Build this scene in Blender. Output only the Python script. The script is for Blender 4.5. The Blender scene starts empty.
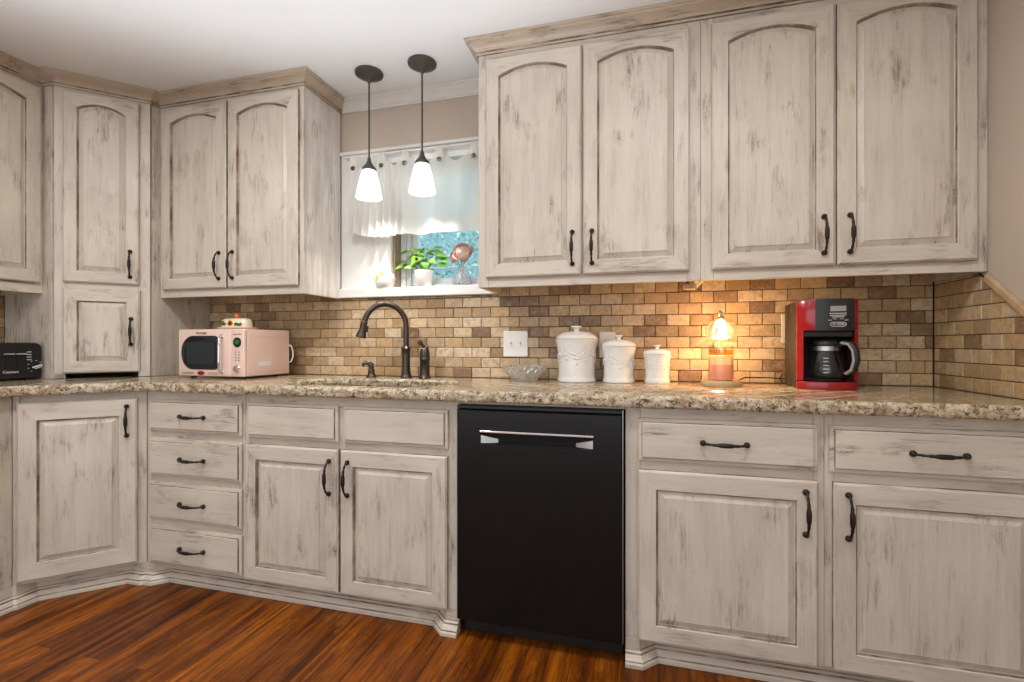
import bpy, bmesh, math, random
from mathutils import Vector, Matrix
rng = random.Random(11)
PI = math.pi
sc = bpy.context.scene
COL = sc.collection
def R(d): return math.radians(d)

# ------------------------------------------------------------------ mesh builder
class MB:
    def __init__(s): s.v=[]; s.f=[]; s.m=[]
    def add(s, vs, fs, mi=0, M=None):
        o=len(s.v)
        for p in vs:
            p=Vector(p); s.v.append(M@p if M is not None else p)
        for i,f in enumerate(fs):
            s.f.append([o+k for k in f]); s.m.append(mi[i] if isinstance(mi,(list,tuple)) else mi)
    def box(s,x0,x1,y0,y1,z0,z1,mi=0,bev=0.0,seg=1,M=None):
        if bev<=0:
            vs=[(x,y,z) for z in (z0,z1) for y in (y0,y1) for x in (x0,x1)]
            s.add(vs,[(0,2,3,1),(4,5,7,6),(0,1,5,4),(2,6,7,3),(0,4,6,2),(1,3,7,5)],mi,M); return
        bm=bmesh.new(); bmesh.ops.create_cube(bm,size=1)
        for v in bm.verts: v.co=((x0+x1)/2+v.co.x*(x1-x0),(y0+y1)/2+v.co.y*(y1-y0),(z0+z1)/2+v.co.z*(z1-z0))
        bmesh.ops.bevel(bm,geom=bm.edges[:],offset=bev,segments=seg,affect='EDGES',profile=.5)
        bm.verts.index_update()
        s.add([v.co.copy() for v in bm.verts],[[v.index for v in f.verts] for f in bm.faces],mi,M); bm.free()
    def loops(s,L,mi=0,closed=True,cap0=False,cap1=False,M=None,capm=None):
        n=len(L[0]); vs=[p for l in L for p in l]; fs=[]; ms=[]
        for j in range(len(L)-1):
            for i in range(n if closed else n-1):
                k=(i+1)%n
                fs.append((j*n+i,j*n+k,(j+1)*n+k,(j+1)*n+i))
                ms.append(mi(j,i) if callable(mi) else mi)
        cm=capm if capm is not None else (0 if callable(mi) else mi)
        if cap0: fs.append(tuple(range(n-1,-1,-1))); ms.append(cm)
        if cap1: fs.append(tuple((len(L)-1)*n+i for i in range(n))); ms.append(cm)
        s.add(vs,fs,ms,M)
    def tube(s,path,rad,n=10,mi=0,M=None,closed=False):
        P=[Vector(p) for p in path]; m=len(P)
        if not isinstance(rad,(list,tuple)): rad=[rad]*m
        L=[]; up=None
        for i,p in enumerate(P):
            t=(P[(i+1)%m if closed else min(i+1,m-1)]-P[(i-1)%m if closed else max(i-1,0)])
            if t.length<1e-9: t=Vector((0,0,1))
            t.normalize()
            if up is None:
                up=Vector((0,0,1)) if abs(t.z)<.9 else Vector((1,0,0))
            a=t.cross(up)
            if a.length<1e-6: a=t.cross(Vector((0,1,0)))
            a.normalize(); b=a.cross(t); b.normalize(); up=b
            L.append([p+rad[i]*(math.cos(2*PI*k/n)*a+math.sin(2*PI*k/n)*b) for k in range(n)])
        if closed: L.append(L[0])
        s.loops(L,mi,True,not closed,not closed,M)
    def lathe(s,prof,n=32,c=(0,0,0),mi=0,M=None,mod=None,cap=True):
        L=[]
        for (r,z) in prof:
            l=[]
            for k in range(n):
                a=2*PI*k/n; rr=max(r,1e-5)*(mod(a,z) if mod else 1)
                l.append((c[0]+rr*math.cos(a),c[1]+rr*math.sin(a),c[2]+z))
            L.append(l)
        s.loops(L,mi,True,cap and prof[0][0]>1e-4,cap and prof[-1][0]>1e-4,M)
    def ball(s,c,r,n=12,mi=0,M=None,sq=(1,1,1)):
        m=n//2; L=[]
        for j in range(m+1):
            th=-PI/2+PI*j/m; rr=max(math.cos(th),1e-4)*r
            L.append([(c[0]+rr*math.cos(2*PI*k/n)*sq[0],c[1]+rr*math.sin(2*PI*k/n)*sq[1],c[2]+r*math.sin(th)*sq[2]) for k in range(n)])
        s.loops(L,mi,True,True,True,M)
    def prism(s,poly,z0,z1,mi=0,M=None):
        n=len(poly)
        s.loops([[(p[0],p[1],z0) for p in poly],[(p[0],p[1],z1) for p in poly]],mi,True,True,True,M)
    def build(s,name,mats,parent=None,loc=None,rot=None,smooth=None,recalc=True):
        me=bpy.data.meshes.new(name)
        me.from_pydata([tuple(v) for v in s.v],[],s.f)
        if not isinstance(mats,(list,tuple)): mats=[mats]
        for m in mats: me.materials.append(m)
        me.polygons.foreach_set('material_index',[min(k,len(mats)-1) for k in s.m])
        if recalc:
            bm=bmesh.new(); bm.from_mesh(me); bmesh.ops.remove_doubles(bm,verts=bm.verts,dist=1e-6)
            bmesh.ops.recalc_face_normals(bm,faces=bm.faces); bm.to_mesh(me); bm.free()
        if smooth is not None:
            me.polygons.foreach_set('use_smooth',[True]*len(me.polygons)); me.set_sharp_from_angle(angle=R(smooth))
        me.update()
        o=bpy.data.objects.new(name,me); COL.objects.link(o)
        if parent is not None: o.parent=parent
        if loc is not None: o.location=loc
        if rot is not None: o.rotation_euler=rot
        return o
def tag(o,label=None,cat=None,group=None,kind=None):
    if label: o['label']=label
    if cat: o['category']=cat
    if group: o['group']=group
    if kind: o['kind']=kind
    return o
def thing(name,label,cat,loc=(0,0,0),rotz=0,group=None):
    o=bpy.data.objects.new(name,None); COL.objects.link(o); o.empty_display_size=.05
    o.location=loc; o.rotation_euler=(0,0,rotz)
    return tag(o,label,cat,group)
def struct(o): o['kind']='structure'; return o
def copy_tree(o,parent=None,first=True):
    c=o.copy(); COL.objects.link(c)
    if not first: c.parent=parent
    for ch in list(o.children): copy_tree(ch,c,False)
    return c
def text_part(body,size,name,mat,parent,loc,rot,depth=.0004,shear=0.0,scale=(1,1,1),align='CENTER'):
    cu=bpy.data.curves.new(name,'FONT'); cu.body=body; cu.size=size; cu.extrude=depth; cu.shear=shear
    cu.align_x=align; cu.align_y='CENTER'
    t=bpy.data.objects.new(name+'_tmp',cu); COL.objects.link(t)
    dg=bpy.context.evaluated_depsgraph_get()
    me=bpy.data.meshes.new_from_object(t.evaluated_get(dg))
    bpy.data.objects.remove(t); me.materials.clear(); me.materials.append(mat)
    o=bpy.data.objects.new(name,me); COL.objects.link(o); o.parent=parent; o.location=loc; o.rotation_euler=rot; o.scale=scale
    return o
def rrect(x0,x1,z0,z1,r,n=6):
    """rounded rectangle as (x,z) points, counter clockwise; r = one radius or four (bl,br,tr,tl)"""
    if not isinstance(r,(tuple,list)): r=(r,)*4
    P=[]
    for (cx,cz,rr,a0) in ((x0+r[0],z0+r[0],r[0],180),(x1-r[1],z0+r[1],r[1],270),(x1-r[2],z1-r[2],r[2],0),(x0+r[3],z1-r[3],r[3],90)):
        for k in range(n+1):
            a=R(a0+90*k/n); P.append((cx+rr*math.cos(a),cz+rr*math.sin(a)))
    return P
def offset_path(P,d):
    """offset an open polyline to its right-hand side by d with mitred corners"""
    out=[]; n=len(P)
    for i in range(n):
        p=Vector(P[i])
        def nr(a,b):
            t=(Vector(b)-Vector(a)).normalized(); return Vector((t.y,-t.x))
        if i==0: q=nr(P[0],P[1])
        elif i==n-1: q=nr(P[-2],P[-1])
        else:
            a=nr(P[i-1],P[i]); b=nr(P[i],P[i+1]); q=(a+b)/max(.2,1+a.dot(b))
        out.append(p+q*d)
    return out
def sweep(mb,P,prof,i0=0,i1=None,mi=0,closed_prof=True,M=None):
    """prof: (out,z) pairs swept along P (xy), out to the right-hand side"""
    if i1 is None: i1=len(P)-1
    offs=[offset_path(P,o) for (o,z) in prof]
    L=[[(offs[k][i][0],offs[k][i][1],prof[k][1]) for k in range(len(prof))] for i in range(i0,i1+1)]
    mb.loops(L,mi,closed_prof,closed_prof,closed_prof,M)

# ------------------------------------------------------------------ materials
def newmat(name):
    m=bpy.data.materials.new(name); m.use_nodes=True
    nt=m.node_tree; nt.nodes.clear()
    out=nt.nodes.new('ShaderNodeOutputMaterial'); b=nt.nodes.new('ShaderNodeBsdfPrincipled')
    nt.links.new(b.outputs[0],out.inputs[0])
    return m,nt,b,out
def N(nt,t,**kw):
    n=nt.nodes.new(t)
    for k,v in kw.items():
        if k in n.inputs: n.inputs[k].default_value=v
        else: setattr(n,k,v)
    return n
def simple(name,col,rough=.5,metal=0,trans=0,ior=1.45,spec=None,coat=0,emit=None,es=0,alpha=1):
    m,nt,b,out=newmat(name)
    b.inputs['Base Color'].default_value=(*col,1); b.inputs['Roughness'].default_value=rough
    b.inputs['Metallic'].default_value=metal; b.inputs['Transmission Weight'].default_value=trans
    b.inputs['IOR'].default_value=ior; b.inputs['Coat Weight'].default_value=coat
    if spec is not None: b.inputs['Specular IOR Level'].default_value=spec
    if emit: b.inputs['Emission Color'].default_value=(*emit,1); b.inputs['Emission Strength'].default_value=es
    # faint surface irregularity so that nothing is perfectly flat
    tc=N(nt,'ShaderNodeTexCoord'); no=N(nt,'ShaderNodeTexNoise',Scale=60.0,Detail=4.0)
    nt.links.new(tc.outputs['Object'],no.inputs['Vector'])
    mr=N(nt,'ShaderNodeMapRange'); mr.inputs[3].default_value=max(0,rough-.04); mr.inputs[4].default_value=min(1,rough+.05)
    nt.links.new(no.outputs[0],mr.inputs[0]); nt.links.new(mr.outputs[0],b.inputs['Roughness'])
    return m
def ramp(nt,stops,interp='LINEAR'):
    r=nt.nodes.new('ShaderNodeValToRGB'); cr=r.color_ramp; cr.interpolation=interp
    while len(cr.elements)>1: cr.elements.remove(cr.elements[-1])
    for i,(p,c) in enumerate(stops):
        e=cr.elements[0] if i==0 else cr.elements.new(p)
        e.position=p; e.color=(*c,1) if len(c)==3 else c
    return r
def mix(nt,a,b,fac,mode='MIX'):
    n=nt.nodes.new('ShaderNodeMix'); n.data_type='RGBA'; n.blend_type=mode
    for s,v in ((6,a),(7,b),(0,fac)):
        if hasattr(v,'is_output') or hasattr(v,'links'): nt.links.new(v,n.inputs[s])
        elif s==0: n.inputs[0].default_value=v
        else: n.inputs[s].default_value=(*v,1)
    return n.outputs[2]
def mathn(nt,op,a,b=None,clamp=False):
    n=nt.nodes.new('ShaderNodeMath'); n.operation=op; n.use_clamp=clamp
    for i,v in enumerate((a,b)):
        if v is None: continue
        if hasattr(v,'links'): nt.links.new(v,n.inputs[i])
        else: n.inputs[i].default_value=v
    return n.outputs[0]
PAINT=(.625,.56,.475); PAINT2=(.52,.455,.38); WORN=(.155,.095,.055)
def paint(name,axis,wear=.5,base=PAINT,rough=.42):
    """antiqued brushed paint; streaks run along the given local axis"""
    m,nt,b,out=newmat(name)
    tc=N(nt,'ShaderNodeTexCoord'); oi=N(nt,'ShaderNodeObjectInfo')
    sv=N(nt,'ShaderNodeVectorMath',operation='SCALE'); sv.inputs[0].default_value=(37.1,61.7,23.3); nt.links.new(oi.outputs['Random'],sv.inputs['Scale'])
    ad=N(nt,'ShaderNodeVectorMath',operation='ADD'); nt.links.new(tc.outputs['Object'],ad.inputs[0]); nt.links.new(sv.outputs[0],ad.inputs[1])
    def noise(sc3,scale,det=4,rg=.6,dist=0.0):
        mp=N(nt,'ShaderNodeMapping'); mp.inputs['Scale'].default_value=sc3; nt.links.new(ad.outputs[0],mp.inputs['Vector'])
        no=N(nt,'ShaderNodeTexNoise',Scale=scale,Detail=det,Roughness=rg,Distortion=dist); nt.links.new(mp.outputs[0],no.inputs['Vector']); return no.outputs[0]
    def st(k): 
        v=[1,1,1]; v['XYZ'.index(axis)]=k; return tuple(v)
    fine=noise(st(.028),150,3,.7); streak=noise(st(.085),95,5,.75,.4); dash=noise(st(.05),190,3,.7,.3); patch=noise(st(.42),13,3,.55,.2); big=noise((1,1,1),3.2,2,.5)
    mid=noise(st(.10),26,4,.65)
    grain=noise((1,1,1),260,2,.6)
    c=mix(nt,base,PAINT2,ramp_out(nt,mid,[(.40,(0,0,0)),(.72,(1,1,1))]))
    c=mix(nt,c,tuple(x*.80 for x in base),mathn(nt,'MULTIPLY',ramp_out(nt,fine,[(.50,(0,0,0)),(.68,(1,1,1))]),.40))
    c=mix(nt,c,tuple(min(1,x*1.14) for x in base),mathn(nt,'MULTIPLY',ramp_out(nt,big,[(.45,(0,0,0)),(.7,(1,1,1))]),.55))
    # bare wood showing in brushed patches
    pm=ramp_out(nt,patch,[(.585-wear*.10,(0,0,0)),(.72-wear*.10,(1,1,1))])
    sm=ramp_out(nt,streak,[(.44,(0,0,0)),(.60,(1,1,1))])
    gm=ramp_out(nt,grain,[(.36,(.35,.35,.35)),(.60,(1,1,1))])
    w=mathn(nt,'MULTIPLY',mathn(nt,'MULTIPLY',pm,sm),gm)
    w2=mathn(nt,'MULTIPLY',mathn(nt,'MULTIPLY',ramp_out(nt,dash,[(.56,(0,0,0)),(.66,(1,1,1))]),ramp_out(nt,mid,[(.44,(0,0,0)),(.60,(1,1,1))])),gm)
    c=mix(nt,c,(.27,.19,.13),mathn(nt,'MULTIPLY',w2,.55))
    c=mix(nt,c,WORN,mathn(nt,'MULTIPLY',w,.97))
    nt.links.new(c,b.inputs['Base Color'])
    b.inputs['Roughness'].default_value=rough
    bp=N(nt,'ShaderNodeBump',Strength=.12,Distance=.002); nt.links.new(mathn(nt,'SUBTRACT',fine,w),bp.inputs['Height']); nt.links.new(bp.outputs[0],b.inputs['Normal'])
    return m
def ramp_out(nt,fac,stops):
    r=ramp(nt,stops); nt.links.new(fac,r.inputs[0]); return r.outputs[0]
M_V=paint('antiqued_paint_vertical','Z',.42)
M_H=paint('antiqued_paint_horizontal','X',.34)
M_BODY=paint('antiqued_paint_frame','Z',.55)
M_CROWN=paint('antiqued_paint_crown','X',.62,base=(.47,.375,.28))
def glaze():
    m,nt,b,out=newmat('antique_glaze')
    tc=N(nt,'ShaderNodeTexCoord'); no=N(nt,'ShaderNodeTexNoise',Scale=11.0,Detail=4.0,Roughness=.6); nt.links.new(tc.outputs['Object'],no.inputs['Vector'])
    c=mix(nt,(.15,.09,.055),(.50,.42,.33),ramp_out(nt,no.outputs[0],[(.38,(0,0,0)),(.68,(1,1,1))]))
    nt.links.new(c,b.inputs['Base Color']); b.inputs['Roughness'].default_value=.5
    return m
M_GLZ=glaze()
M_PALE=paint('paler_paint_side','Z',.30,base=(.76,.735,.69))  # paler, less worn tone for the right side panel of one cabinet
PM=[M_V,M_H,M_GLZ]
PF=[M_BODY,M_H,M_GLZ]

def granite():
    m,nt,b,out=newmat('speckled_granite')
    tc=N(nt,'ShaderNodeTexCoord')
    def noise(s,d=5,rg=.65,dist=.0):
        no=N(nt,'ShaderNodeTexNoise',Scale=s,Detail=d,Roughness=rg,Distortion=dist); nt.links.new(tc.outputs['Object'],no.inputs['Vector']); return no.outputs[0]
    c=ramp_out(nt,noise(26,6,.7,.4),[(.30,(.16,.10,.05)),(.41,(.36,.25,.13)),(.50,(.53,.43,.29)),(.62,(.62,.55,.43)),(.75,(.38,.34,.29))])
    c=mix(nt,c,(.075,.042,.02),ramp_out(nt,noise(80,5,.75,.5),[(.515,(0,0,0)),(.60,(1,1,1))]))
    c=mix(nt,c,(.70,.63,.50),ramp_out(nt,noise(110,3,.6),[(.60,(0,0,0)),(.68,(1,1,1))]))
    v=N(nt,'ShaderNodeTexVoronoi',Scale=190.0); nt.links.new(tc.outputs['Object'],v.inputs['Vector'])
    c=mix(nt,c,(.02,.015,.012),mathn(nt,'MULTIPLY',ramp_out(nt,v.outputs['Distance'],[(.20,(1,1,1)),(.34,(0,0,0))]),ramp_out(nt,noise(20,3),[(.42,(0,0,0)),(.52,(1,1,1))])))
    nt.links.new(c,b.inputs['Base Color']); b.inputs['Roughness'].default_value=.13
    return m
M_GRAN=granite()
def granite_edge():
    m=M_GRAN.copy(); m.name='rough_granite_edge'
    nt=m.node_tree; b=[n for n in nt.nodes if n.type=='BSDF_PRINCIPLED'][0]; b.inputs['Roughness'].default_value=.42
    return m
M_GEDGE=granite_edge()
def tile():
    m,nt,b,out=newmat('tumbled_travertine')
    g=N(nt,'ShaderNodeNewGeometry'); tc=N(nt,'ShaderNodeTexCoord')
    def noise(s,d=5,rg=.65,dist=.0):
        no=N(nt,'ShaderNodeTexNoise',Scale=s,Detail=d,Roughness=rg,Distortion=dist); nt.links.new(tc.outputs['Object'],no.inputs['Vector']); return no.outputs[0]
    c=ramp_out(nt,g.outputs['Random Per Island'],[(0,(.16,.085,.04)),(.13,(.25,.145,.068)),(.24,(.39,.25,.115)),(.36,(.56,.39,.20)),(.50,(.66,.50,.32)),(.60,(.34,.22,.105)),(.72,(.70,.55,.38)),(.85,(.44,.30,.165)),(1,(.55,.36,.165))])
    c=mix(nt,c,(.30,.205,.125),mathn(nt,'MULTIPLY',ramp_out(nt,noise(45,6,.7,.6),[(.44,(0,0,0)),(.64,(1,1,1))]),.70))
    c=mix(nt,c,(.62,.47,.30),mathn(nt,'MULTIPLY',ramp_out(nt,noise(30,5,.7,.3),[(.52,(0,0,0)),(.72,(1,1,1))]),.45))
    nt.links.new(c,b.inputs['Base Color']); b.inputs['Roughness'].default_value=.38
    bp=N(nt,'ShaderNodeBump',Strength=.25,Distance=.003); nt.links.new(noise(60,5,.7),bp.inputs['Height']); nt.links.new(bp.outputs[0],b.inputs['Normal'])
    return m
M_TILE=tile()
M_GROUT=simple('dark_grout',(.045,.028,.018),.9)
def floor_mat():
    m,nt,b,out=newmat('hand_scraped_wood_floor')
    tc=N(nt,'ShaderNodeTexCoord')
    mp=N(nt,'ShaderNodeMapping'); mp.inputs['Rotation'].default_value=(0,0,PI/2); nt.links.new(tc.outputs['Object'],mp.inputs['Vector'])
    br=N(nt,'ShaderNodeTexBrick',offset=.37,offset_frequency=3); br.inputs['Scale'].default_value=1
    br.inputs['Brick Width'].default_value=1.7; br.inputs['Row Height'].default_value=.078; br.inputs['Mortar Size'].default_value=.0016; br.inputs['Mortar Smooth'].default_value=.6
    br.inputs['Color1'].default_value=(0,0,0,1); br.inputs['Color2'].default_value=(1,1,1,1); br.inputs['Mortar'].default_value=(.5,.5,.5,1); br.inputs['Bias'].default_value=0
    nt.links.new(mp.outputs[0],br.inputs['Vector'])
    # grain is shifted from plank to plank
    sc_=N(nt,'ShaderNodeVectorMath',operation='MULTIPLY'); nt.links.new(br.outputs['Color'],sc_.inputs[0]); sc_.inputs[1].default_value=(7,11,3)
    ad=N(nt,'ShaderNodeVectorMath',operation='ADD'); nt.links.new(mp.outputs[0],ad.inputs[0]); nt.links.new(sc_.outputs[0],ad.inputs[1])
    def noise(s3,s,d=5,rg=.65,dist=0.):
        q=N(nt,'ShaderNodeMapping'); q.inputs['Scale'].default_value=s3; nt.links.new(ad.outputs[0],q.inputs['Vector'])
        no=N(nt,'ShaderNodeTexNoise',Scale=s,Detail=d,Roughness=rg,Distortion=dist); nt.links.new(q.outputs[0],no.inputs['Vector']); return no.outputs[0]
    a=noise((.06,1,1),38,6,.72,.6); a2=noise((.10,1,1),14,5,.65,.5); a3=noise((.05,1,1),120,3,.7); blot=noise((.5,1,1),16,5,.7)
    c=ramp_out(nt,a2,[(.28,(.050,.010,.001)),(.43,(.15,.034,.002)),(.56,(.27,.070,.003)),(.72,(.42,.125,.004))])
    c=mix(nt,c,(.018,.006,.003),mathn(nt,'MULTIPLY',ramp_out(nt,a,[(.47,(0,0,0)),(.68,(1,1,1))]),.85))
    c=mix(nt,c,(.50,.17,.016),mathn(nt,'MULTIPLY',ramp_out(nt,blot,[(.54,(0,0,0)),(.72,(1,1,1))]),.45))
    c=mix(nt,c,(.05,.018,.008),mathn(nt,'MULTIPLY',ramp_out(nt,a3,[(.55,(0,0,0)),(.66,(1,1,1))]),.5))
    val=N(nt,'ShaderNodeMapRange'); nt.links.new(br.outputs['Color'],val.inputs[0]); val.inputs[3].default_value=.80; val.inputs[4].default_value=1.12
    hs=N(nt,'ShaderNodeHueSaturation'); nt.links.new(c,hs.inputs['Color']); nt.links.new(val.outputs[0],hs.inputs['Value'])
    c=mix(nt,hs.outputs[0],(.02,.008,.004),mathn(nt,'MULTIPLY',br.outputs['Fac'],.8))
    nt.links.new(c,b.inputs['Base Color'])
    mr=N(nt,'ShaderNodeMapRange'); nt.links.new(a,mr.inputs[0]); mr.inputs[3].default_value=.26; mr.inputs[4].default_value=.46; b.inputs['Specular IOR Level'].default_value=.22; nt.links.new(mr.outputs[0],b.inputs['Roughness'])
    bp=N(nt,'ShaderNodeBump',Strength=.35,Distance=.004); nt.links.new(mathn(nt,'SUBTRACT',a2,br.outputs['Fac']),bp.inputs['Height']); nt.links.new(bp.outputs[0],b.inputs['Normal'])
    return m
M_FLOOR=floor_mat()
def plaster(name,col,rough=.85,bump=.15,scale=180):
    m,nt,b,out=newmat(name); tc=N(nt,'ShaderNodeTexCoord')
    no=N(nt,'ShaderNodeTexNoise',Scale=float(scale),Detail=4.0); nt.links.new(tc.outputs['Object'],no.inputs['Vector'])
    n2=N(nt,'ShaderNodeTexNoise',Scale=3.0,Detail=2.0); nt.links.new(tc.outputs['Object'],n2.inputs['Vector'])
    nt.links.new(mix(nt,col,tuple(x*.93 for x in col),n2.outputs[0]),b.inputs['Base Color']); b.inputs['Roughness'].default_value=rough
    bp=N(nt,'ShaderNodeBump',Strength=bump,Distance=.002); nt.links.new(no.outputs[0],bp.inputs['Height']); nt.links.new(bp.outputs[0],b.inputs['Normal'])
    return m
M_CEIL=plaster('white_ceiling_paint',(.86,.88,.90),.9,.25,90)
M_WALL=plaster('beige_wall_paint',(.56,.47,.385))
M_WHITE=plaster('white_trim_paint',(.76,.745,.71),.45,.05)
M_SASH=simple('white_window_vinyl',(.78,.79,.80),.4)
def wood(name,c1,c2,axis=(1,1,.1),scale=30,rough=.5):
    m,nt,b,out=newmat(name); tc=N(nt,'ShaderNodeTexCoord'); mp=N(nt,'ShaderNodeMapping'); mp.inputs['Scale'].default_value=axis
    nt.links.new(tc.outputs['Object'],mp.inputs['Vector'])
    no=N(nt,'ShaderNodeTexNoise',Scale=float(scale),Detail=5.0,Distortion=.6); nt.links.new(mp.outputs[0],no.inputs['Vector'])
    nt.links.new(mix(nt,c1,c2,ramp_out(nt,no.outputs[0],[(.35,(0,0,0)),(.65,(1,1,1))])),b.inputs['Base Color']); b.inputs['Roughness'].default_value=rough
    return m
M_OAK=wood('bare_oak_trim',(.56,.40,.24),(.44,.29,.16))
M_LWOOD=wood('light_beech',(.70,.50,.27),(.58,.38,.18),(.15,1,1))
M_JAMB=wood('brown_jamb_wood',(.40,.29,.20),(.30,.20,.13))
M_BRONZE=simple('dark_oil_rubbed_bronze',(.075,.068,.060),.42,.35)
M_FAUCET=simple('antique_bronze_faucet',(.085,.07,.058),.30,.85)
M_PULL=simple('dark_bronze_pull',(.020,.013,.009),.42,.3)
M_CHROME=simple('polished_chrome',(.80,.80,.80),.12,1)
M_STEEL=simple('brushed_steel',(.50,.50,.50),.32,1)
M_BLACK=simple('black_appliance_enamel',(.0045,.0045,.005),.24,spec=.35)
M_BLKPL=simple('black_plastic',(.012,.012,.013),.38)
M_DARK=simple('dark_cavity',(.008,.007,.007),.8)
M_CERAM=simple('glossy_white_ceramic',(.80,.78,.755),.16,coat=.4)
M_PLATE=simple('white_switch_plastic',(.80,.78,.74),.35)
M_PINK=simple('pink_enamel',(.84,.62,.54),.24,coat=.3)
M_RED=simple('glossy_red_plastic',(.30,.004,.008),.20,coat=.6)
M_GREY=simple('grey_plastic',(.30,.28,.26),.4)
M_LCD=simple('lcd_grey',(.30,.31,.30),.25)
M_PRINT=simple('white_print',(.80,.80,.80),.5)
M_PRINTD=simple('dark_print',(.05,.03,.03),.5)
def glassy(name,tint=(1,1,1),mixg=.12,rough=.02):
    """thin clear glass: lets light straight through, reflects at its surface"""
    m,nt,b,out=newmat(name); nt.nodes.remove(b)
    tr=N(nt,'ShaderNodeBsdfTransparent'); tr.inputs[0].default_value=(*tint,1)
    gl=N(nt,'ShaderNodeBsdfGlossy'); gl.inputs['Roughness'].default_value=rough
    lw=N(nt,'ShaderNodeLayerWeight'); lw.inputs[0].default_value=.5; fr_=mathn(nt,'MULTIPLY',mathn(nt,'POWER',lw.outputs['Facing'],3.0),.55)
    mx=N(nt,'ShaderNodeMixShader'); nt.links.new(mathn(nt,'ADD',fr_,mixg,True),mx.inputs[0]); nt.links.new(tr.outputs[0],mx.inputs[1]); nt.links.new(gl.outputs[0],mx.inputs[2])
    nt.links.new(mx.outputs[0],out.inputs[0]); return m
M_PANE=glassy('window_glass',(.93,.98,1),.0)
M_GLASS=glassy('clear_glass',(.96,.97,.97),.03)
def crystal(name,col,dif=.16,glo=.30):
    m,nt,b,out=newmat(name); nt.nodes.remove(b)
    tr=N(nt,'ShaderNodeBsdfTransparent'); tr.inputs[0].default_value=(*[min(1,x*1.04) for x in col],1)
    gl=N(nt,'ShaderNodeBsdfGlossy'); gl.inputs['Roughness'].default_value=.08
    rf=N(nt,'ShaderNodeBsdfRefraction',IOR=1.45); rf.inputs['Roughness'].default_value=.03; rf.inputs[0].default_value=(*col,1)
    df=N(nt,'ShaderNodeBsdfTranslucent'); df.inputs[0].default_value=(*col,1); d2=N(nt,'ShaderNodeBsdfDiffuse'); d2.inputs[0].default_value=(*col,1)
    def mx(f,a,c):
        n=N(nt,'ShaderNodeMixShader'); n.inputs[0].default_value=f; nt.links.new(a.outputs[0],n.inputs[1]); nt.links.new(c.outputs[0],n.inputs[2]); return n
    x=mx(.35,tr,rf); x=mx(glo,x,gl); x=mx(dif,x,mx(.5,df,d2)); nt.links.new(x.outputs[0],out.inputs[0]); return m
M_CRYSTAL=crystal('cut_crystal',(.95,.95,.93))
def fabric():
    m,nt,b,out=newmat('sheer_white_voile'); nt.nodes.remove(b)
    tc=N(nt,'ShaderNodeTexCoord'); wv=N(nt,'ShaderNodeTexNoise',Scale=300.0,Detail=2.0); nt.links.new(tc.outputs['Object'],wv.inputs['Vector'])
    d=N(nt,'ShaderNodeBsdfDiffuse'); d.inputs[0].default_value=(.88,.87,.84,1)
    t=N(nt,'ShaderNodeBsdfTranslucent'); t.inputs[0].default_value=(.90,.90,.87,1)
    tr=N(nt,'ShaderNodeBsdfTransparent')
    a=N(nt,'ShaderNodeMixShader'); a.inputs[0].default_value=.45; nt.links.new(d.outputs[0],a.inputs[1]); nt.links.new(t.outputs[0],a.inputs[2])
    c=N(nt,'ShaderNodeMixShader'); mr=N(nt,'ShaderNodeMapRange'); nt.links.new(wv.outputs[0],mr.inputs[0]); mr.inputs[3].default_value=.08; mr.inputs[4].default_value=.26
    nt.links.new(mr.outputs[0],c.inputs[0]); nt.links.new(a.outputs[0],c.inputs[1]); nt.links.new(tr.outputs[0],c.inputs[2]); nt.links.new(c.outputs[0],out.inputs[0])
    return m
M_VOILE=fabric()
M_HEM=simple('cream_hem_fabric',(.80,.74,.62),.9)
def frosted(name,col,es,ecol):
    m,nt,b,out=newmat(name); nt.nodes.remove(b)
    d=N(nt,'ShaderNodeBsdfDiffuse'); d.inputs[0].default_value=(*col,1)
    t=N(nt,'ShaderNodeBsdfTranslucent'); t.inputs[0].default_value=(*col,1)
    g=N(nt,'ShaderNodeBsdfGlossy',Roughness=.15)
    a=N(nt,'ShaderNodeMixShader'); a.inputs[0].default_value=.72; nt.links.new(d.outputs[0],a.inputs[1]); nt.links.new(t.outputs[0],a.inputs[2])
    c=N(nt,'ShaderNodeMixShader'); c.inputs[0].default_value=.06; nt.links.new(a.outputs[0],c.inputs[1]); nt.links.new(g.outputs[0],c.inputs[2])
    e=N(nt,'ShaderNodeEmission',Strength=es); e.inputs[0].default_value=(*ecol,1)
    s=N(nt,'ShaderNodeAddShader'); nt.links.new(c.outputs[0],s.inputs[0]); nt.links.new(e.outputs[0],s.inputs[1]); nt.links.new(s.outputs[0],out.inputs[0])
    return m
M_SHADE=frosted('frosted_lit_glass',(.93,.93,.93),.12,(1,.98,.95))
def emis(name,col,s):
    m,nt,b,out=newmat(name); nt.nodes.remove(b); e=N(nt,'ShaderNodeEmission',Strength=s); e.inputs[0].default_value=(*col,1); nt.links.new(e.outputs[0],out.inputs[0]); return m
M_BULBW=emis('warm_bulb',(1,.84,.58),6)
M_BULB=emis('white_bulb',(1,.95,.88),10)
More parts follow.
